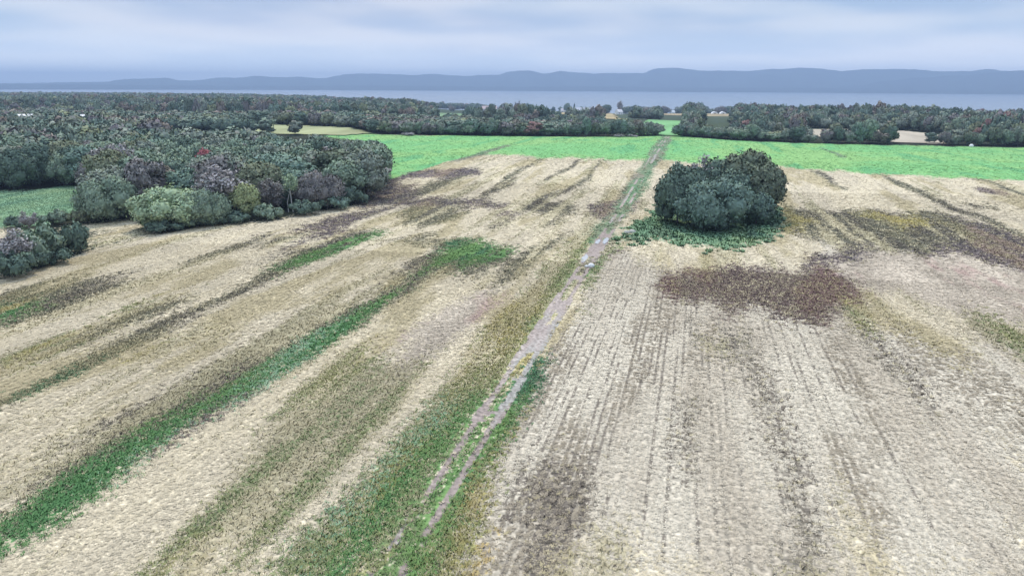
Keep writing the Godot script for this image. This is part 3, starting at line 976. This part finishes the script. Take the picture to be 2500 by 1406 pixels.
func some_tint() -> String:
	var names := ["dark", "dark", "green", "green", "green", "darkolive", "grey", "grey", "grey", "olive", "green", "purple", "brown", "teal"]
	return names[rng.randi_range(0, names.size() - 1)]


func plant_trees() -> void:
	var used := []
	var RED := Vector2(1e6, 1e6)
	for t in TREES:
		tree(t[0], t[1], t[2], t[3], t[4], t[5], t[6], "trees of the round grove" if t[2] > -20.0 else "trees and bushes along the left wood edge")
		used.append(Vector2(t[2], t[3]))
		if t[1] == "red":
			RED = used[-1]
	var dead := thing("dead_tree", spot(-0.2, 184.0), "bare white dead trunk standing among the round grove", "tree")
	var ds := Shape.new()
	ds.tube(Vector3(0, -0.5, 0), Vector3(0.15, 6.5, 0), 0.2, 0.14, 7)
	ds.tube(Vector3(0.15, 6.5, 0), Vector3(-0.05, 11.2, 0.1), 0.14, 0.06, 7)
	part("trunk", ds.mesh(false), paint("birch_bark", Color(0.62, 0.62, 0.58)), dead)
	var db := Shape.new()
	db.tube(Vector3(0.1, 7.5, 0), Vector3(1.1, 9.0, 0.3), 0.05, 0.02, 5)
	part("branch", db.mesh(false), paint("birch_bark", Color(0.62, 0.62, 0.58)), dead)
	# the left wood: nearest crowns one by one, the rest as one mass
	var wood := []
	var mass := []                        # [x, d, h, w, colour]
	var row := 0
	var d := 120.0
	while d < 560.0:
		var sp := 9.2 + d * 0.003
		var x := -660.0 + (row % 2) * sp * 0.5
		while x < -84.0:
			var px := x + rng.randf_range(-2.4, 2.4)
			var pd := d + rng.randf_range(-2.4, 2.4)
			x += sp
			var c := cmap[clampi(int((pd - MD) * 2.0), 0, MH - 1) * MW + clampi(int((px - MX) * 2.0), 0, MW - 1)]
			if pd < 160.0 or KEYS[c] != "D" or px < -1.16 * pd - 12.0:
				continue
			var free := true
			for u in used:
				if u.distance_to(Vector2(px, pd)) < (11.0 if u == RED and pd < u.y else 5.8):
					free = false
					break
			for f in far_fields:
				if Geometry2D.is_point_in_polygon(Vector2(px, pd), f):
					free = false
			if Vector2(px, pd).distance_to(Vector2(-492, 486)) < 24.0 or Vector2(px, pd).distance_to(Vector2(-452, 494)) < 15.0 or absf(pd + px * 0.0 - 468.0) < 14.0 and absf(px + 478.0) < 40.0:
				free = false
			if not free:
				continue
			var near_field := pd < 150.0 + (px + 140.0) * 0.6
			var low := 1.0
			var most := 99.0
			if pd > 235.0 and px > -0.60 * pd:
				most = 30.0 - 0.0745 * pd
			elif pd > 300.0 and px > -0.78 * pd:
				most = 30.0 - 0.0635 * pd
			if pd > 425.0:
				most = 8.5 if px > -240.0 else 10.0
			if most < 4.0:
				continue
			wood.append([px, pd, minf(most, rng.randf_range(9.5, 15.0) * low * (0.7 if near_field else 1.0)), rng.randf_range(11.0, 16.5)])
		d += sp * 0.86
		row += 1
	wood.sort_custom(func(a, b): return a[0] * a[0] + a[1] * a[1] < b[0] * b[0] + b[1] * b[1])
	for k in wood.size():
		var t: Array = wood[k]
		if k < 130:
			var colour := some_tint()
			var kind := "thin" if rng.randf() < 0.04 else "broad"
			if kind == "thin":
				colour = "mauve" if rng.randf() < 0.5 else "purple"
			var look: String = {"dark": "dark green", "green": "grey-green", "darkolive": "dark olive", "grey": "light grey-green", "olive": "olive", "teal": "teal-green", "purple": "purplish", "brown": "brownish", "mauve": "pale mauve"}[colour]
			tree(kind, colour, t[0], t[1], t[2], t[3], "%s %s crown packed inside the left wood" % [look, "half-bare" if kind == "thin" else "leafy"], "trees inside the left wood")
		else:
			var to := Vector2(t[0], t[1])
			for b in [Vector2(-497, 494), Vector2(-455, 503)]:
				if to.length() < b.length() and to.length() > b.length() - 130.0 and absf(to.angle_to(b)) < 0.02:
					t[2] *= 0.5
			mass.append([t[0], t[1], t[2], t[3]])
	# hedges beyond the crop
	hedge(PackedVector2Array([Vector2(-166, 441), Vector2(-118, 450), Vector2(-71, 468), Vector2(-48, 486), Vector2(-24, 516)]), [8.0, 9.0, 10.5, 10.5, 8.5], 6.4, "%s tree from the left in the hedge beyond the crop, left of the track", "hedge trees left of the track", mass)
	hedge(PackedVector2Array([Vector2(-10, 520), Vector2(6, 496), Vector2(24, 474), Vector2(66, 467)]), [7.5, 8.5, 9.0, 8.0], 6.2, "%s tree right of the track in the hedge beyond the crop", "hedge trees right of the track", mass)
	hedge(PackedVector2Array([Vector2(70, 467), Vector2(88, 470), Vector2(110, 476)]), [9.0, 12.5, 9.5], 5.6, "%s tree from the left in the low clump before the tan slope", "trees before the tan slope", mass)
	hedge(PackedVector2Array([Vector2(134, 481), Vector2(160, 484), Vector2(205, 486)]), [8.5, 11.0, 10.0], 6.2, "%s tree right of the tan slope at the crop's far edge", "trees right of the tan slope", mass)
	# the right wood: front crowns one by one
	var front := PackedVector2Array([Vector2(70, 640), Vector2(106, 654), Vector2(154, 668), Vector2(170, 600), Vector2(180, 560), Vector2(240, 560)])
	hedge(front, [10.0, 11.0, 12.0, 12.0, 12.0, 13.0], 7.4, "%s tree from the left along the foot of the right wood", "trees at the foot of the right wood", mass)
	for b in [[-166.5, 432.5, 9.0, 1.9, "low mauve brush heap at the left end of the far hedge"], [-46.0, 477.0, 8.0, 1.6, "low pinkish brush heap at the foot of the hedge near the track"], [-38.0, 484.0, 8.0, 1.5, "smaller pinkish brush heap right beside the hedge gap"]]:
		tree("bush", "mauve", b[0], b[1], b[3], b[2], b[4], "brush heaps at the hedge foot")
	# village trees
	var v := [["broad", "dark", -352, 1918, 15, 13, "rounded dark tree left of the village barn on the lake shore"], ["broad", "green", -318, 1930, 25, 19, "tallest round tree beside the village barn"], ["spruce", "dark", -292, 1877, 24, 13, "dark spire-shaped spruce left of the grey-roofed barn"], ["broad", "dark", -500, 1880, 17, 17, "dark tree behind the pink-roofed house"], ["broad", "purple", -462, 1870, 20, 20, "purplish tree right of the pink-roofed house"], ["broad", "dark", -545, 1860, 18, 16, "dark tree left of the pink-roofed house"], ["thin", "mauve", -438, 1900, 27, 19, "pale bare tree right of the pink-roofed house"], ["broad", "teal", -408, 1880, 21, 10, "narrow teal-green tree between house and barn"], ["broad", "teal", -375, 1850, 14, 24, "low broad teal-green tree on the village green"], ["broad", "green", -215, 1830, 16, 20, "grey-green tree right of the grey-roofed barn"], ["thin", "mauve", -146, 1510, 26, 15, "pale leafless tree behind the white house"], ["broad", "dark", -175, 1540, 19, 22, "dark tree left of the white house"], ["broad", "dark", -118, 1540, 18, 14, "dark tree right of the white house"], ["broad", "purple", -72, 1740, 18, 30, "broad purplish tree behind the white hut"], ["broad", "green", -30, 1700, 21, 17, "round grey-green tree right of the white hut"], ["broad", "purple", 4, 1680, 14, 16, "small purplish round tree left of the white tunnels"], ["broad", "purple", 44, 1560, 15, 24, "purplish tree behind the white tunnels"], ["broad", "purple", 70, 1560, 14, 20, "purplish tree right of the white tunnels"]]
	for t in v:
		tree(t[0], t[1], t[2], t[3], t[4], t[5], t[6], "village trees by the lake")
	plant_far(mass)


func hedge(line: PackedVector2Array, heights: Array, gap: float, label: String, group: String, mass: Array) -> void:
	var total := 0.0
	for k in line.size() - 1:
		total += line[k].distance_to(line[k + 1])
	var count := int(total / gap)
	for k in count:
		var along := (k + 0.5) / count * total
		var seg := 0
		while seg < line.size() - 2 and along > line[seg].distance_to(line[seg + 1]):
			along -= line[seg].distance_to(line[seg + 1])
			seg += 1
		var f := along / line[seg].distance_to(line[seg + 1])
		var p := line[seg].lerp(line[seg + 1], f)
		var h: float = lerpf(heights[seg], heights[seg + 1], f) * rng.randf_range(0.58, 1.22)
		tree("mid", some_tint(), p.x, p.y + rng.randf_range(-1.5, 1.5), h, rng.randf_range(6.0, 12.0), label % nth(k + 1), group)
		for back in 2:
			mass.append([p.x + rng.randf_range(-3, 3), p.y + 7.0 + back * 7.0 + rng.randf_range(-2, 2), h * rng.randf_range(0.8, 1.15), rng.randf_range(8.0, 11.5)])


func plant_far(mass: Array) -> void:
	var n := FastNoiseLite.new()
	n.seed = 3
	n.frequency = 0.004
	var r := 500.0
	while r < 5600.0:
		var sp := 7.4 + (r - 500.0) * 0.0031
		var a := -58.0
		while a < 27.0:
			var at := a + rng.randf_range(-0.4, 0.4) * rad_to_deg(sp / r)
			var rr := r + rng.randf_range(-0.4, 0.4) * sp
			a += rad_to_deg(sp / r)
			if rr > shore(at) * 0.972:
				continue
			var x := rr * sin(deg_to_rad(at))
			var d := rr * cos(deg_to_rad(at))
			if d < 560.0 and x < -84.0 and KEYS[cmap[clampi(int((d - MD) * 2.0), 0, MH - 1) * MW + clampi(int((x - MX) * 2.0), 0, MW - 1)]] != "S":
				continue
			if d < 560.0 and x < -170.0:
				continue
			var ok := false
			var k := n.get_noise_2d(x, d)
			var size := 1.0
			if at < -20.5:
				ok = not (rr > 900.0 and k > 0.30)
			elif at < -1.5:
				if x > -60.0 and x < 0.0 and d < 830.0:
					ok = false
				elif rr < 640.0 + 60.0 * k:
					ok = d > 500.0 and x < -50.0
					size = 0.55
				elif at < -19.0:
					ok = rr < 1500.0
				elif rr > 780.0 and rr < 860.0:
					ok = at > -7.0
				elif rr > 1750.0 and rr < 2000.0:
					ok = k > 0.25
				else:
					ok = k > 0.34
				size = minf(size, 0.85)
			elif d > 485.0:
				ok = rr < 1500.0 and (x < 66.0 or d > 640.0 or x > 170.0)
				if at < 3.5 and rr < 640.0:
					size = 0.6
				if at < 4.0 and rr > 1000.0:
					ok = k > 0.1
			if not ok:
				continue
			for f in far_fields:
				if Geometry2D.is_point_in_polygon(Vector2(x, d), f):
					ok = false
					break
			for b in [Vector2(-494, 1835), Vector2(-261, 1832), Vector2(-334, 1972), Vector2(-146, 1493), Vector2(-51, 1699), Vector2(38, 1500)]:
				if b.distance_to(Vector2(x, d)) < 34.0 or (b.x - x * b.y / d) < 28.0 and (b.x - x * b.y / d) > -28.0 and b.y - d > 0.0 and b.y - d < 1150.0 and b.y > 1450.0:
					ok = false
			if ok:
				mass.append([x, d, rng.randf_range(7.0, 15.5) * size * (1.0 + sp * 0.008) * (1.0 + 0.7 * k), sp * rng.randf_range(0.85, 1.6)])
		r += sp * 0.9
	var root := Node3D.new()
	root.name = "far_woodland"
	add_child(root)
	tag(root, "unbroken mixed woodland stretching back to the lake", "woodland", "", "stuff")
	var tints := [Color(0.155, 0.213, 0.167), Color(0.230, 0.287, 0.218), Color(0.218, 0.247, 0.167), Color(0.282, 0.316, 0.253), Color(0.236, 0.224, 0.218), Color(0.190, 0.259, 0.207), Color(0.287, 0.247, 0.207), Color(0.345, 0.218, 0.196), Color(0.322, 0.356, 0.218)]
	var odds := [0.24, 0.46, 0.56, 0.70, 0.80, 0.905, 0.965, 0.972, 1.01]
	for kind in 3:
		var p: Dictionary = protos["low"][kind]
		var buf := PackedFloat32Array()
		var count := 0
		for k in mass.size():
			if k % 3 != kind:
				continue
			var t: Array = mass[k]
			var b := Basis(Vector3.UP, rng.randf() * TAU).scaled(Vector3(t[3] / p.w, t[2] / p.h, t[3] / p.w))
			var y := height(t[0], t[1])
			var roll := rng.randf()
			var c: Color = tints[0]
			for q in odds.size():
				if roll < odds[q]:
					c = tints[q]
					break
			c = c * rng.randf_range(0.8, 1.2)
			buf.append_array([b.x.x, b.y.x, b.z.x, t[0], b.x.y, b.y.y, b.z.y, y, b.x.z, b.y.z, b.z.z, -t[1], c.r, c.g, c.b, 1.0])
			count += 1
		var crown: ArrayMesh = p.crown
		scatter("crowns", crown, buf, count, paint("woodland_leaves", Color.WHITE, 0.85, true, 0.15), root)


func scatter(called: String, mesh: Mesh, buf: PackedFloat32Array, count: int, m: Material, parent: Node) -> MultiMeshInstance3D:
	var mm := MultiMesh.new()
	mm.transform_format = MultiMesh.TRANSFORM_3D
	mm.use_colors = true
	mm.mesh = mesh
	mm.instance_count = count
	mm.buffer = buf
	var o := MultiMeshInstance3D.new()
	o.name = called
	o.multimesh = mm
	o.material_override = m
	parent.add_child(o, true)
	return o


# ---------------------------------------------------------------- stubble, weeds, grass

func tuft(seed_: int, blades: int, spread: float, tall: float, wide: float, flat: float) -> ArrayMesh:
	var g := RandomNumberGenerator.new()
	g.seed = seed_
	var s := Shape.new()
	for k in blades:
		var az := g.randf() * TAU
		var foot := Vector3(g.randf_range(-1, 1), 0, g.randf_range(-1, 1)) * spread
		var lean := Vector3(cos(az), 0, sin(az)) * g.randf_range(0.3, 1.0) * flat
		var tip := foot + lean + Vector3(0, tall * g.randf_range(0.5, 1.15), 0)
		var side := Vector3(-sin(az), 0, cos(az)) * wide * g.randf_range(0.7, 1.3)
		var v := g.randf_range(0.78, 1.2)
		var col := Color(v, v, v)
		var kk := s.v.size()
		var nn := Vector3(lean.x * 0.3, 1.0, lean.z * 0.3).normalized()
		for p in [foot - side, foot + side, tip + side * 0.5, tip - side * 0.5]:
			s.v.append(p + Vector3(0, -0.02, 0))
			s.n.append(nn)
			s.c.append(col)
		if (s.v[kk + 2] - s.v[kk]).cross(s.v[kk + 1] - s.v[kk]).dot(nn) > 0.0:
			s.i.append_array([kk, kk + 1, kk + 2, kk, kk + 2, kk + 3])
		else:
			s.i.append_array([kk, kk + 2, kk + 1, kk, kk + 3, kk + 2])
	return s.mesh()


func make_ground_cover() -> void:
	# one pass over the view: each place gets the plant of its ground cover
	var names := ["straw", "weeds", "bracken"]
	var labels := ["pale straw stubble and chaff strewn over the fields", "weeds and grass in streaks through the stubble", "teal bracken and low scrub round the grove"]
	var shapes := [tuft(1, 10, 0.17, 0.06, 0.045, 0.19), tuft(2, 16, 0.22, 0.13, 0.026, 0.15), tuft(3, 30, 0.55, 0.34, 0.13, 0.3)]
	var bufs := [PackedFloat32Array(), PackedFloat32Array(), PackedFloat32Array()]
	var counts := [0, 0, 0]
	var bands := [[33.0, 75.0, 120000, 1.0], [75.0, 130.0, 110000, 1.45], [130.0, 240.0, 90000, 2.1], [240.0, 330.0, 30000, 2.4], [300.0, 520.0, 70000, 2.6]]
	for band in bands:
		for k in band[2]:
			var d := sqrt(lerpf(band[0] * band[0], band[1] * band[1], rng.randf()))
			var x := lerpf(-d * 1.17 - 4.0, d * 0.43 + 4.0, rng.randf())
			var c := cover_at(x + rng.randfn() * 0.5, d + rng.randfn() * 1.8)
			if c == 15 or c == 17 or absf(x - TRACK) < 1.9 and (cover_at(x, d) == 17 or rng.randf() < 0.4):
				continue
			if c == 7 and rng.randf() < 0.8:
				continue
			var which := 1
			if c == 0 or c == 1 or c == 14:
				which = 0
			elif c == 11:
				which = rng.randi_range(0, 1)
			elif c == 10:
				which = 2
				if rng.randf() > 0.38:
					continue
			elif c == 18 and rng.randf() < 0.5:
				continue
			if c == 1 and d < 150.0 and furrow(x, d):
				continue
			if c == 12 and rng.randf() < 0.84:
				which = 0
				c = 1
			if c == 1 and d < 150.0 and nf[((int(d * 3.0) & 511) << 9) | (int(x * 3.5 + 5000.0) & 511)] < 112:
				continue
			if which == 1 and rng.randf() < 0.24 and c != 7 and c != 3 and c != 16:
				c = 11
			var xi := int(x * 4.0 + 5000.0)
			var sy := (int(d * 0.8) & 511) << 9
			if c == 0 and d < 130.0 and rng.randf() < 0.5:
				x = (floorf(x / 0.9) + 0.5) * 0.9 + rng.randf_range(-0.25, 0.25)
			if c == 1 and d < 120.0 and rng.randf() < 0.8:
				x = (floorf(x / 0.7) + 0.5) * 0.7 + rng.randf_range(-0.09, 0.09)
			var t := clampf(0.42 + (ns[sy | (xi & 511)] - 128) * 0.009 + rng.randf_range(-0.35, 0.35), 0.0, 1.0)
			var q := clampf((nb[sy | ((xi + 170) & 511)] - 150) * 0.03 + rng.randf_range(-0.2, 0.2), 0.0, 0.85)
			var o := c * 9
			var v := rng.randf_range(0.88, 1.12)
			var col := Color(lerpf(lerpf(pal[o], pal[o + 3], t), pal[o + 6], q) / 255.0, lerpf(lerpf(pal[o + 1], pal[o + 4], t), pal[o + 7], q) / 255.0, lerpf(lerpf(pal[o + 2], pal[o + 5], t), pal[o + 8], q) / 255.0).srgb_to_linear() * v
			var s: float = band[3] * rng.randf_range(0.7, 1.35)
			var up: float = minf(s, 1.5)
			if which == 2:
				s = rng.randf_range(0.5, 1.5)
				up = s
			var az := rng.randf() * TAU
			var ca := cos(az) * s
			var sa := sin(az) * s
			bufs[which].append_array([ca, 0.0, sa, x, 0.0, up, 0.0, height(x, d), -sa, 0.0, ca, -d, col.r, col.g, col.b, 1.0])
			counts[which] += 1
	var m := paint("dry_stalks", Color.WHITE, 0.9, true, 0.1)
	for k in 3:
		var o := scatter(names[k], shapes[k], bufs[k], counts[k], m, self)
		tag(o, labels[k], names[k], "", "stuff")


# ---------------------------------------------------------------- buildings and small things

func building(called: String, label: String, x: float, d: float, w: float, l: float, wall_h: float, roof_h: float, roof_c: Color, wall_c: Color, turn: float, chimney := false) -> void:
	# the ridge runs along l (local x)
	var o := thing(called, spot(x, d), label, "building" if called != "house" else "house", "", turn)
	var s := Shape.new()
	var a := l * 0.5
	var b := w * 0.5
	s.box(Vector3(-a, -1.5, -b), Vector3(a, wall_h, b))
	for e in [-1.0, 1.0]:
		var p := [Vector3(a * e, wall_h, -b), Vector3(a * e, wall_h + roof_h, 0), Vector3(a * e, wall_h, b)]
		s.tri(p[0], p[1], p[2]) if e > 0.0 else s.tri(p[0], p[2], p[1])
	part("wall", s.mesh(false), paint("wall_" + label, wall_c, 0.9), o)
	var rf := Shape.new()
	var over := 0.6
	for e in [-1.0, 1.0]:
		var ridge := Vector3(0, wall_h + roof_h + 0.25, 0)
		var eave := Vector3(0, wall_h - roof_h * over / b + 0.25, (b + over) * e)
		var th := Vector3(0, 0.25, 0)
		var q := [ridge + Vector3(-a - over, 0, 0), ridge + Vector3(a + over, 0, 0), eave + Vector3(a + over, 0, 0), eave + Vector3(-a - over, 0, 0)]
		if e < 0.0:
			q.reverse()
		rf.quad(q[0], q[1], q[2], q[3])
		rf.quad(q[3] - th, q[2] - th, q[1] - th, q[0] - th)
		for k in 4:
			rf.quad(q[k], q[k] - th, q[(k + 1) % 4] - th, q[(k + 1) % 4])
	var roof := part("roof", rf.mesh(false), paint("roof_" + label, roof_c, 0.55, false, 0.4), o)
	if chimney:
		var c := Shape.new()
		c.box(Vector3(a * 0.4, wall_h + roof_h * 0.5, -0.6), Vector3(a * 0.4 + 1.1, wall_h + roof_h + 1.6, 0.6))
		part("chimney", c.mesh(false), paint("chimney_brick", Color(0.28, 0.15, 0.12)), roof)
	var count := maxi(2, int(l / 5.0))
	for k in count:
		var wx := -a + (k + 0.5) * l / count
		for e in [-1.0, 1.0]:
			var f := Shape.new()
			if k == count / 2:
				f.box(Vector3(wx - 0.7, -1.2, b * e - 0.05), Vector3(wx + 0.7, minf(2.4, wall_h * 0.8), b * e + 0.05))
				part("door", f.mesh(false), paint("door_wood", Color(0.12, 0.09, 0.07)), o)
			else:
				f.box(Vector3(wx - 0.75, wall_h * 0.38, b * e - 0.06), Vector3(wx + 0.75, wall_h * 0.78, b * e + 0.06))
				part("window", f.mesh(false), paint("window_glass", Color(0.05, 0.06, 0.08), 0.1, false, 0.5), o)


func make_buildings() -> void:
	building("house", "long low house with a pale pink roof above the green meadow", -494, 1835, 15, 36, 4.5, 6.5, Color(0.48, 0.36, 0.35), Color(0.72, 0.72, 0.70), 0.15)
	building("barn", "big barn with a pale grey-blue metal roof by the lake", -261, 1832, 22, 41, 5.5, 9.0, Color(0.44, 0.46, 0.52), Color(0.20, 0.18, 0.18), 0.1)
	building("barn", "low lean-to shed in front of the big grey-roofed barn", -279, 1812, 10, 14, 4.0, 3.0, Color(0.42, 0.43, 0.50), Color(0.16, 0.14, 0.14), 0.1)
	building("house", "small pale house behind trees left of the spruce", -334, 1972, 12, 15, 6.0, 6.0, Color(0.55, 0.50, 0.48), Color(0.74, 0.72, 0.70), 0.4, true)
	building("house", "white house with a pale bare tree behind it", -146, 1493, 9, 12, 5.5, 4.5, Color(0.66, 0.64, 0.64), Color(0.80, 0.80, 0.78), 0.9, true)
	building("shed", "white hut in front of the purplish trees", -51, 1699, 6, 7, 5.0, 4.0, Color(0.78, 0.78, 0.78), Color(0.80, 0.80, 0.80), 0.7)
	building("barn", "long white-roofed shed half hidden in the left woodland", -497, 494, 8, 18, 6.6, 1.8, Color(0.80, 0.81, 0.83), Color(0.34, 0.34, 0.34), 0.82)
	building("shed", "short white-roofed shed right of the long one in the left woodland", -455, 503, 6, 7.5, 6.6, 1.8, Color(0.80, 0.81, 0.83), Color(0.34, 0.34, 0.34), 0.75)
	# two hoop tunnels
	for k in 2:
		var o := thing("hoop_tunnel", spot(31.0 + k * 15.0, 1500.0), ["white hoop tunnel left of its twin beside the lakeside trees", "white hoop tunnel right of its twin beside the lakeside trees"][k], "greenhouse", "white hoop tunnels", 0.1)
		var s := Shape.new()
		for q in 10:
			var a0 := PI * q / 10.0
			var a1 := PI * (q + 1) / 10.0
			var p0 := Vector3(cos(a0) * 6.0, sin(a0) * 5.2 - 0.3, 0)
			var p1 := Vector3(cos(a1) * 6.0, sin(a1) * 5.2 - 0.3, 0)
			s.quad(p0 + Vector3(0, 0, 9), p0 - Vector3(0, 0, 9), p1 - Vector3(0, 0, 9), p1 + Vector3(0, 0, 9))
			s.tri(Vector3(0, -0.3, 9), p0 + Vector3(0, 0, 9), p1 + Vector3(0, 0, 9))
			s.tri(Vector3(0, -0.3, -9), p1 - Vector3(0, 0, 9), p0 - Vector3(0, 0, 9))
		part("cover", s.mesh(false), paint("white_sheeting", Color(0.75, 0.76, 0.78), 0.5), o)
		var dr := Shape.new()
		dr.box(Vector3(-1.4, -0.3, 8.95), Vector3(1.4, 2.6, 9.12))
		part("door", dr.mesh(false), paint("door_wood", Color(0.12, 0.09, 0.07)), o)


func rock(called: String, x: float, d: float, r: Vector3, label: String, m: Material, seed_: int, category := "stone", group := "") -> void:
	var g := RandomNumberGenerator.new()
	g.seed = seed_
	var s := Shape.new()
	s.ball(Vector3.ZERO, r, Color.WHITE, 11, 8, g)
	var o := part(called, s.mesh(false), m, self)
	o.position = spot(x, d, r.y * 0.45)
	tag(o, label, category, group)


func puddle(x: float, d: float, w: float, l: float, label: String) -> void:
	var s := Shape.new()
	var g := RandomNumberGenerator.new()
	g.seed = int(d * 10)
	var rim: Array[Vector3] = []
	for k in 18:
		var a := TAU * k / 18.0
		var f := 1.0 + g.randf_range(-0.22, 0.22)
		rim.append(Vector3(cos(a) * w * f, 0, sin(a) * l * f))
	for k in 18:
		s.tri(Vector3.ZERO, rim[k], rim[(k + 1) % 18])
	var o := part("puddle", s.mesh(false), paint("puddle_water", Color(0.42, 0.42, 0.42), 0.04, false, 0.6), self)
	o.position = spot(x, d, 0.035)
	tag(o, label, "", "", "structure")


func make_small_things() -> void:
	puddle(-18.2, 133.6, 0.5, 3.0, "long bright puddle in the left wheel rut")
	puddle(-16.5, 152.0, 0.5, 3.2, "bright wet patch in the right wheel rut before the grove")
	puddle(-17.9, 150.5, 0.42, 2.6, "bright wet patch in the left wheel rut before the grove")
	rock("stone", -16.1, 127.0, Vector3(0.55, 0.45, 0.45), "white stone lying on the track beside the puddle", paint("white_stone", Color(0.74, 0.74, 0.72)), 4)
	rock("stone", -16.9, 126.8, Vector3(0.35, 0.22, 0.2), "small flat white stone left of the larger one on the track", paint("white_stone", Color(0.74, 0.74, 0.72)), 5)
	rock("stone", -13.2, 162.0, Vector3(0.7, 0.45, 0.5), "left stone of the pale pair at the bracken edge", paint("pale_stone", Color(0.52, 0.50, 0.44)), 6)
	rock("stone", -12.0, 163.0, Vector3(0.85, 0.5, 0.55), "right stone of the pale pair at the bracken edge", paint("pale_stone", Color(0.52, 0.50, 0.44)), 7)
	rock("hay_bale", 149.0, 474.0, Vector3(1.2, 1.0, 1.2), "round white-wrapped bale at the crop's far right edge", paint("white_wrap", Color(0.80, 0.80, 0.80), 0.4), 8, "hay bale")
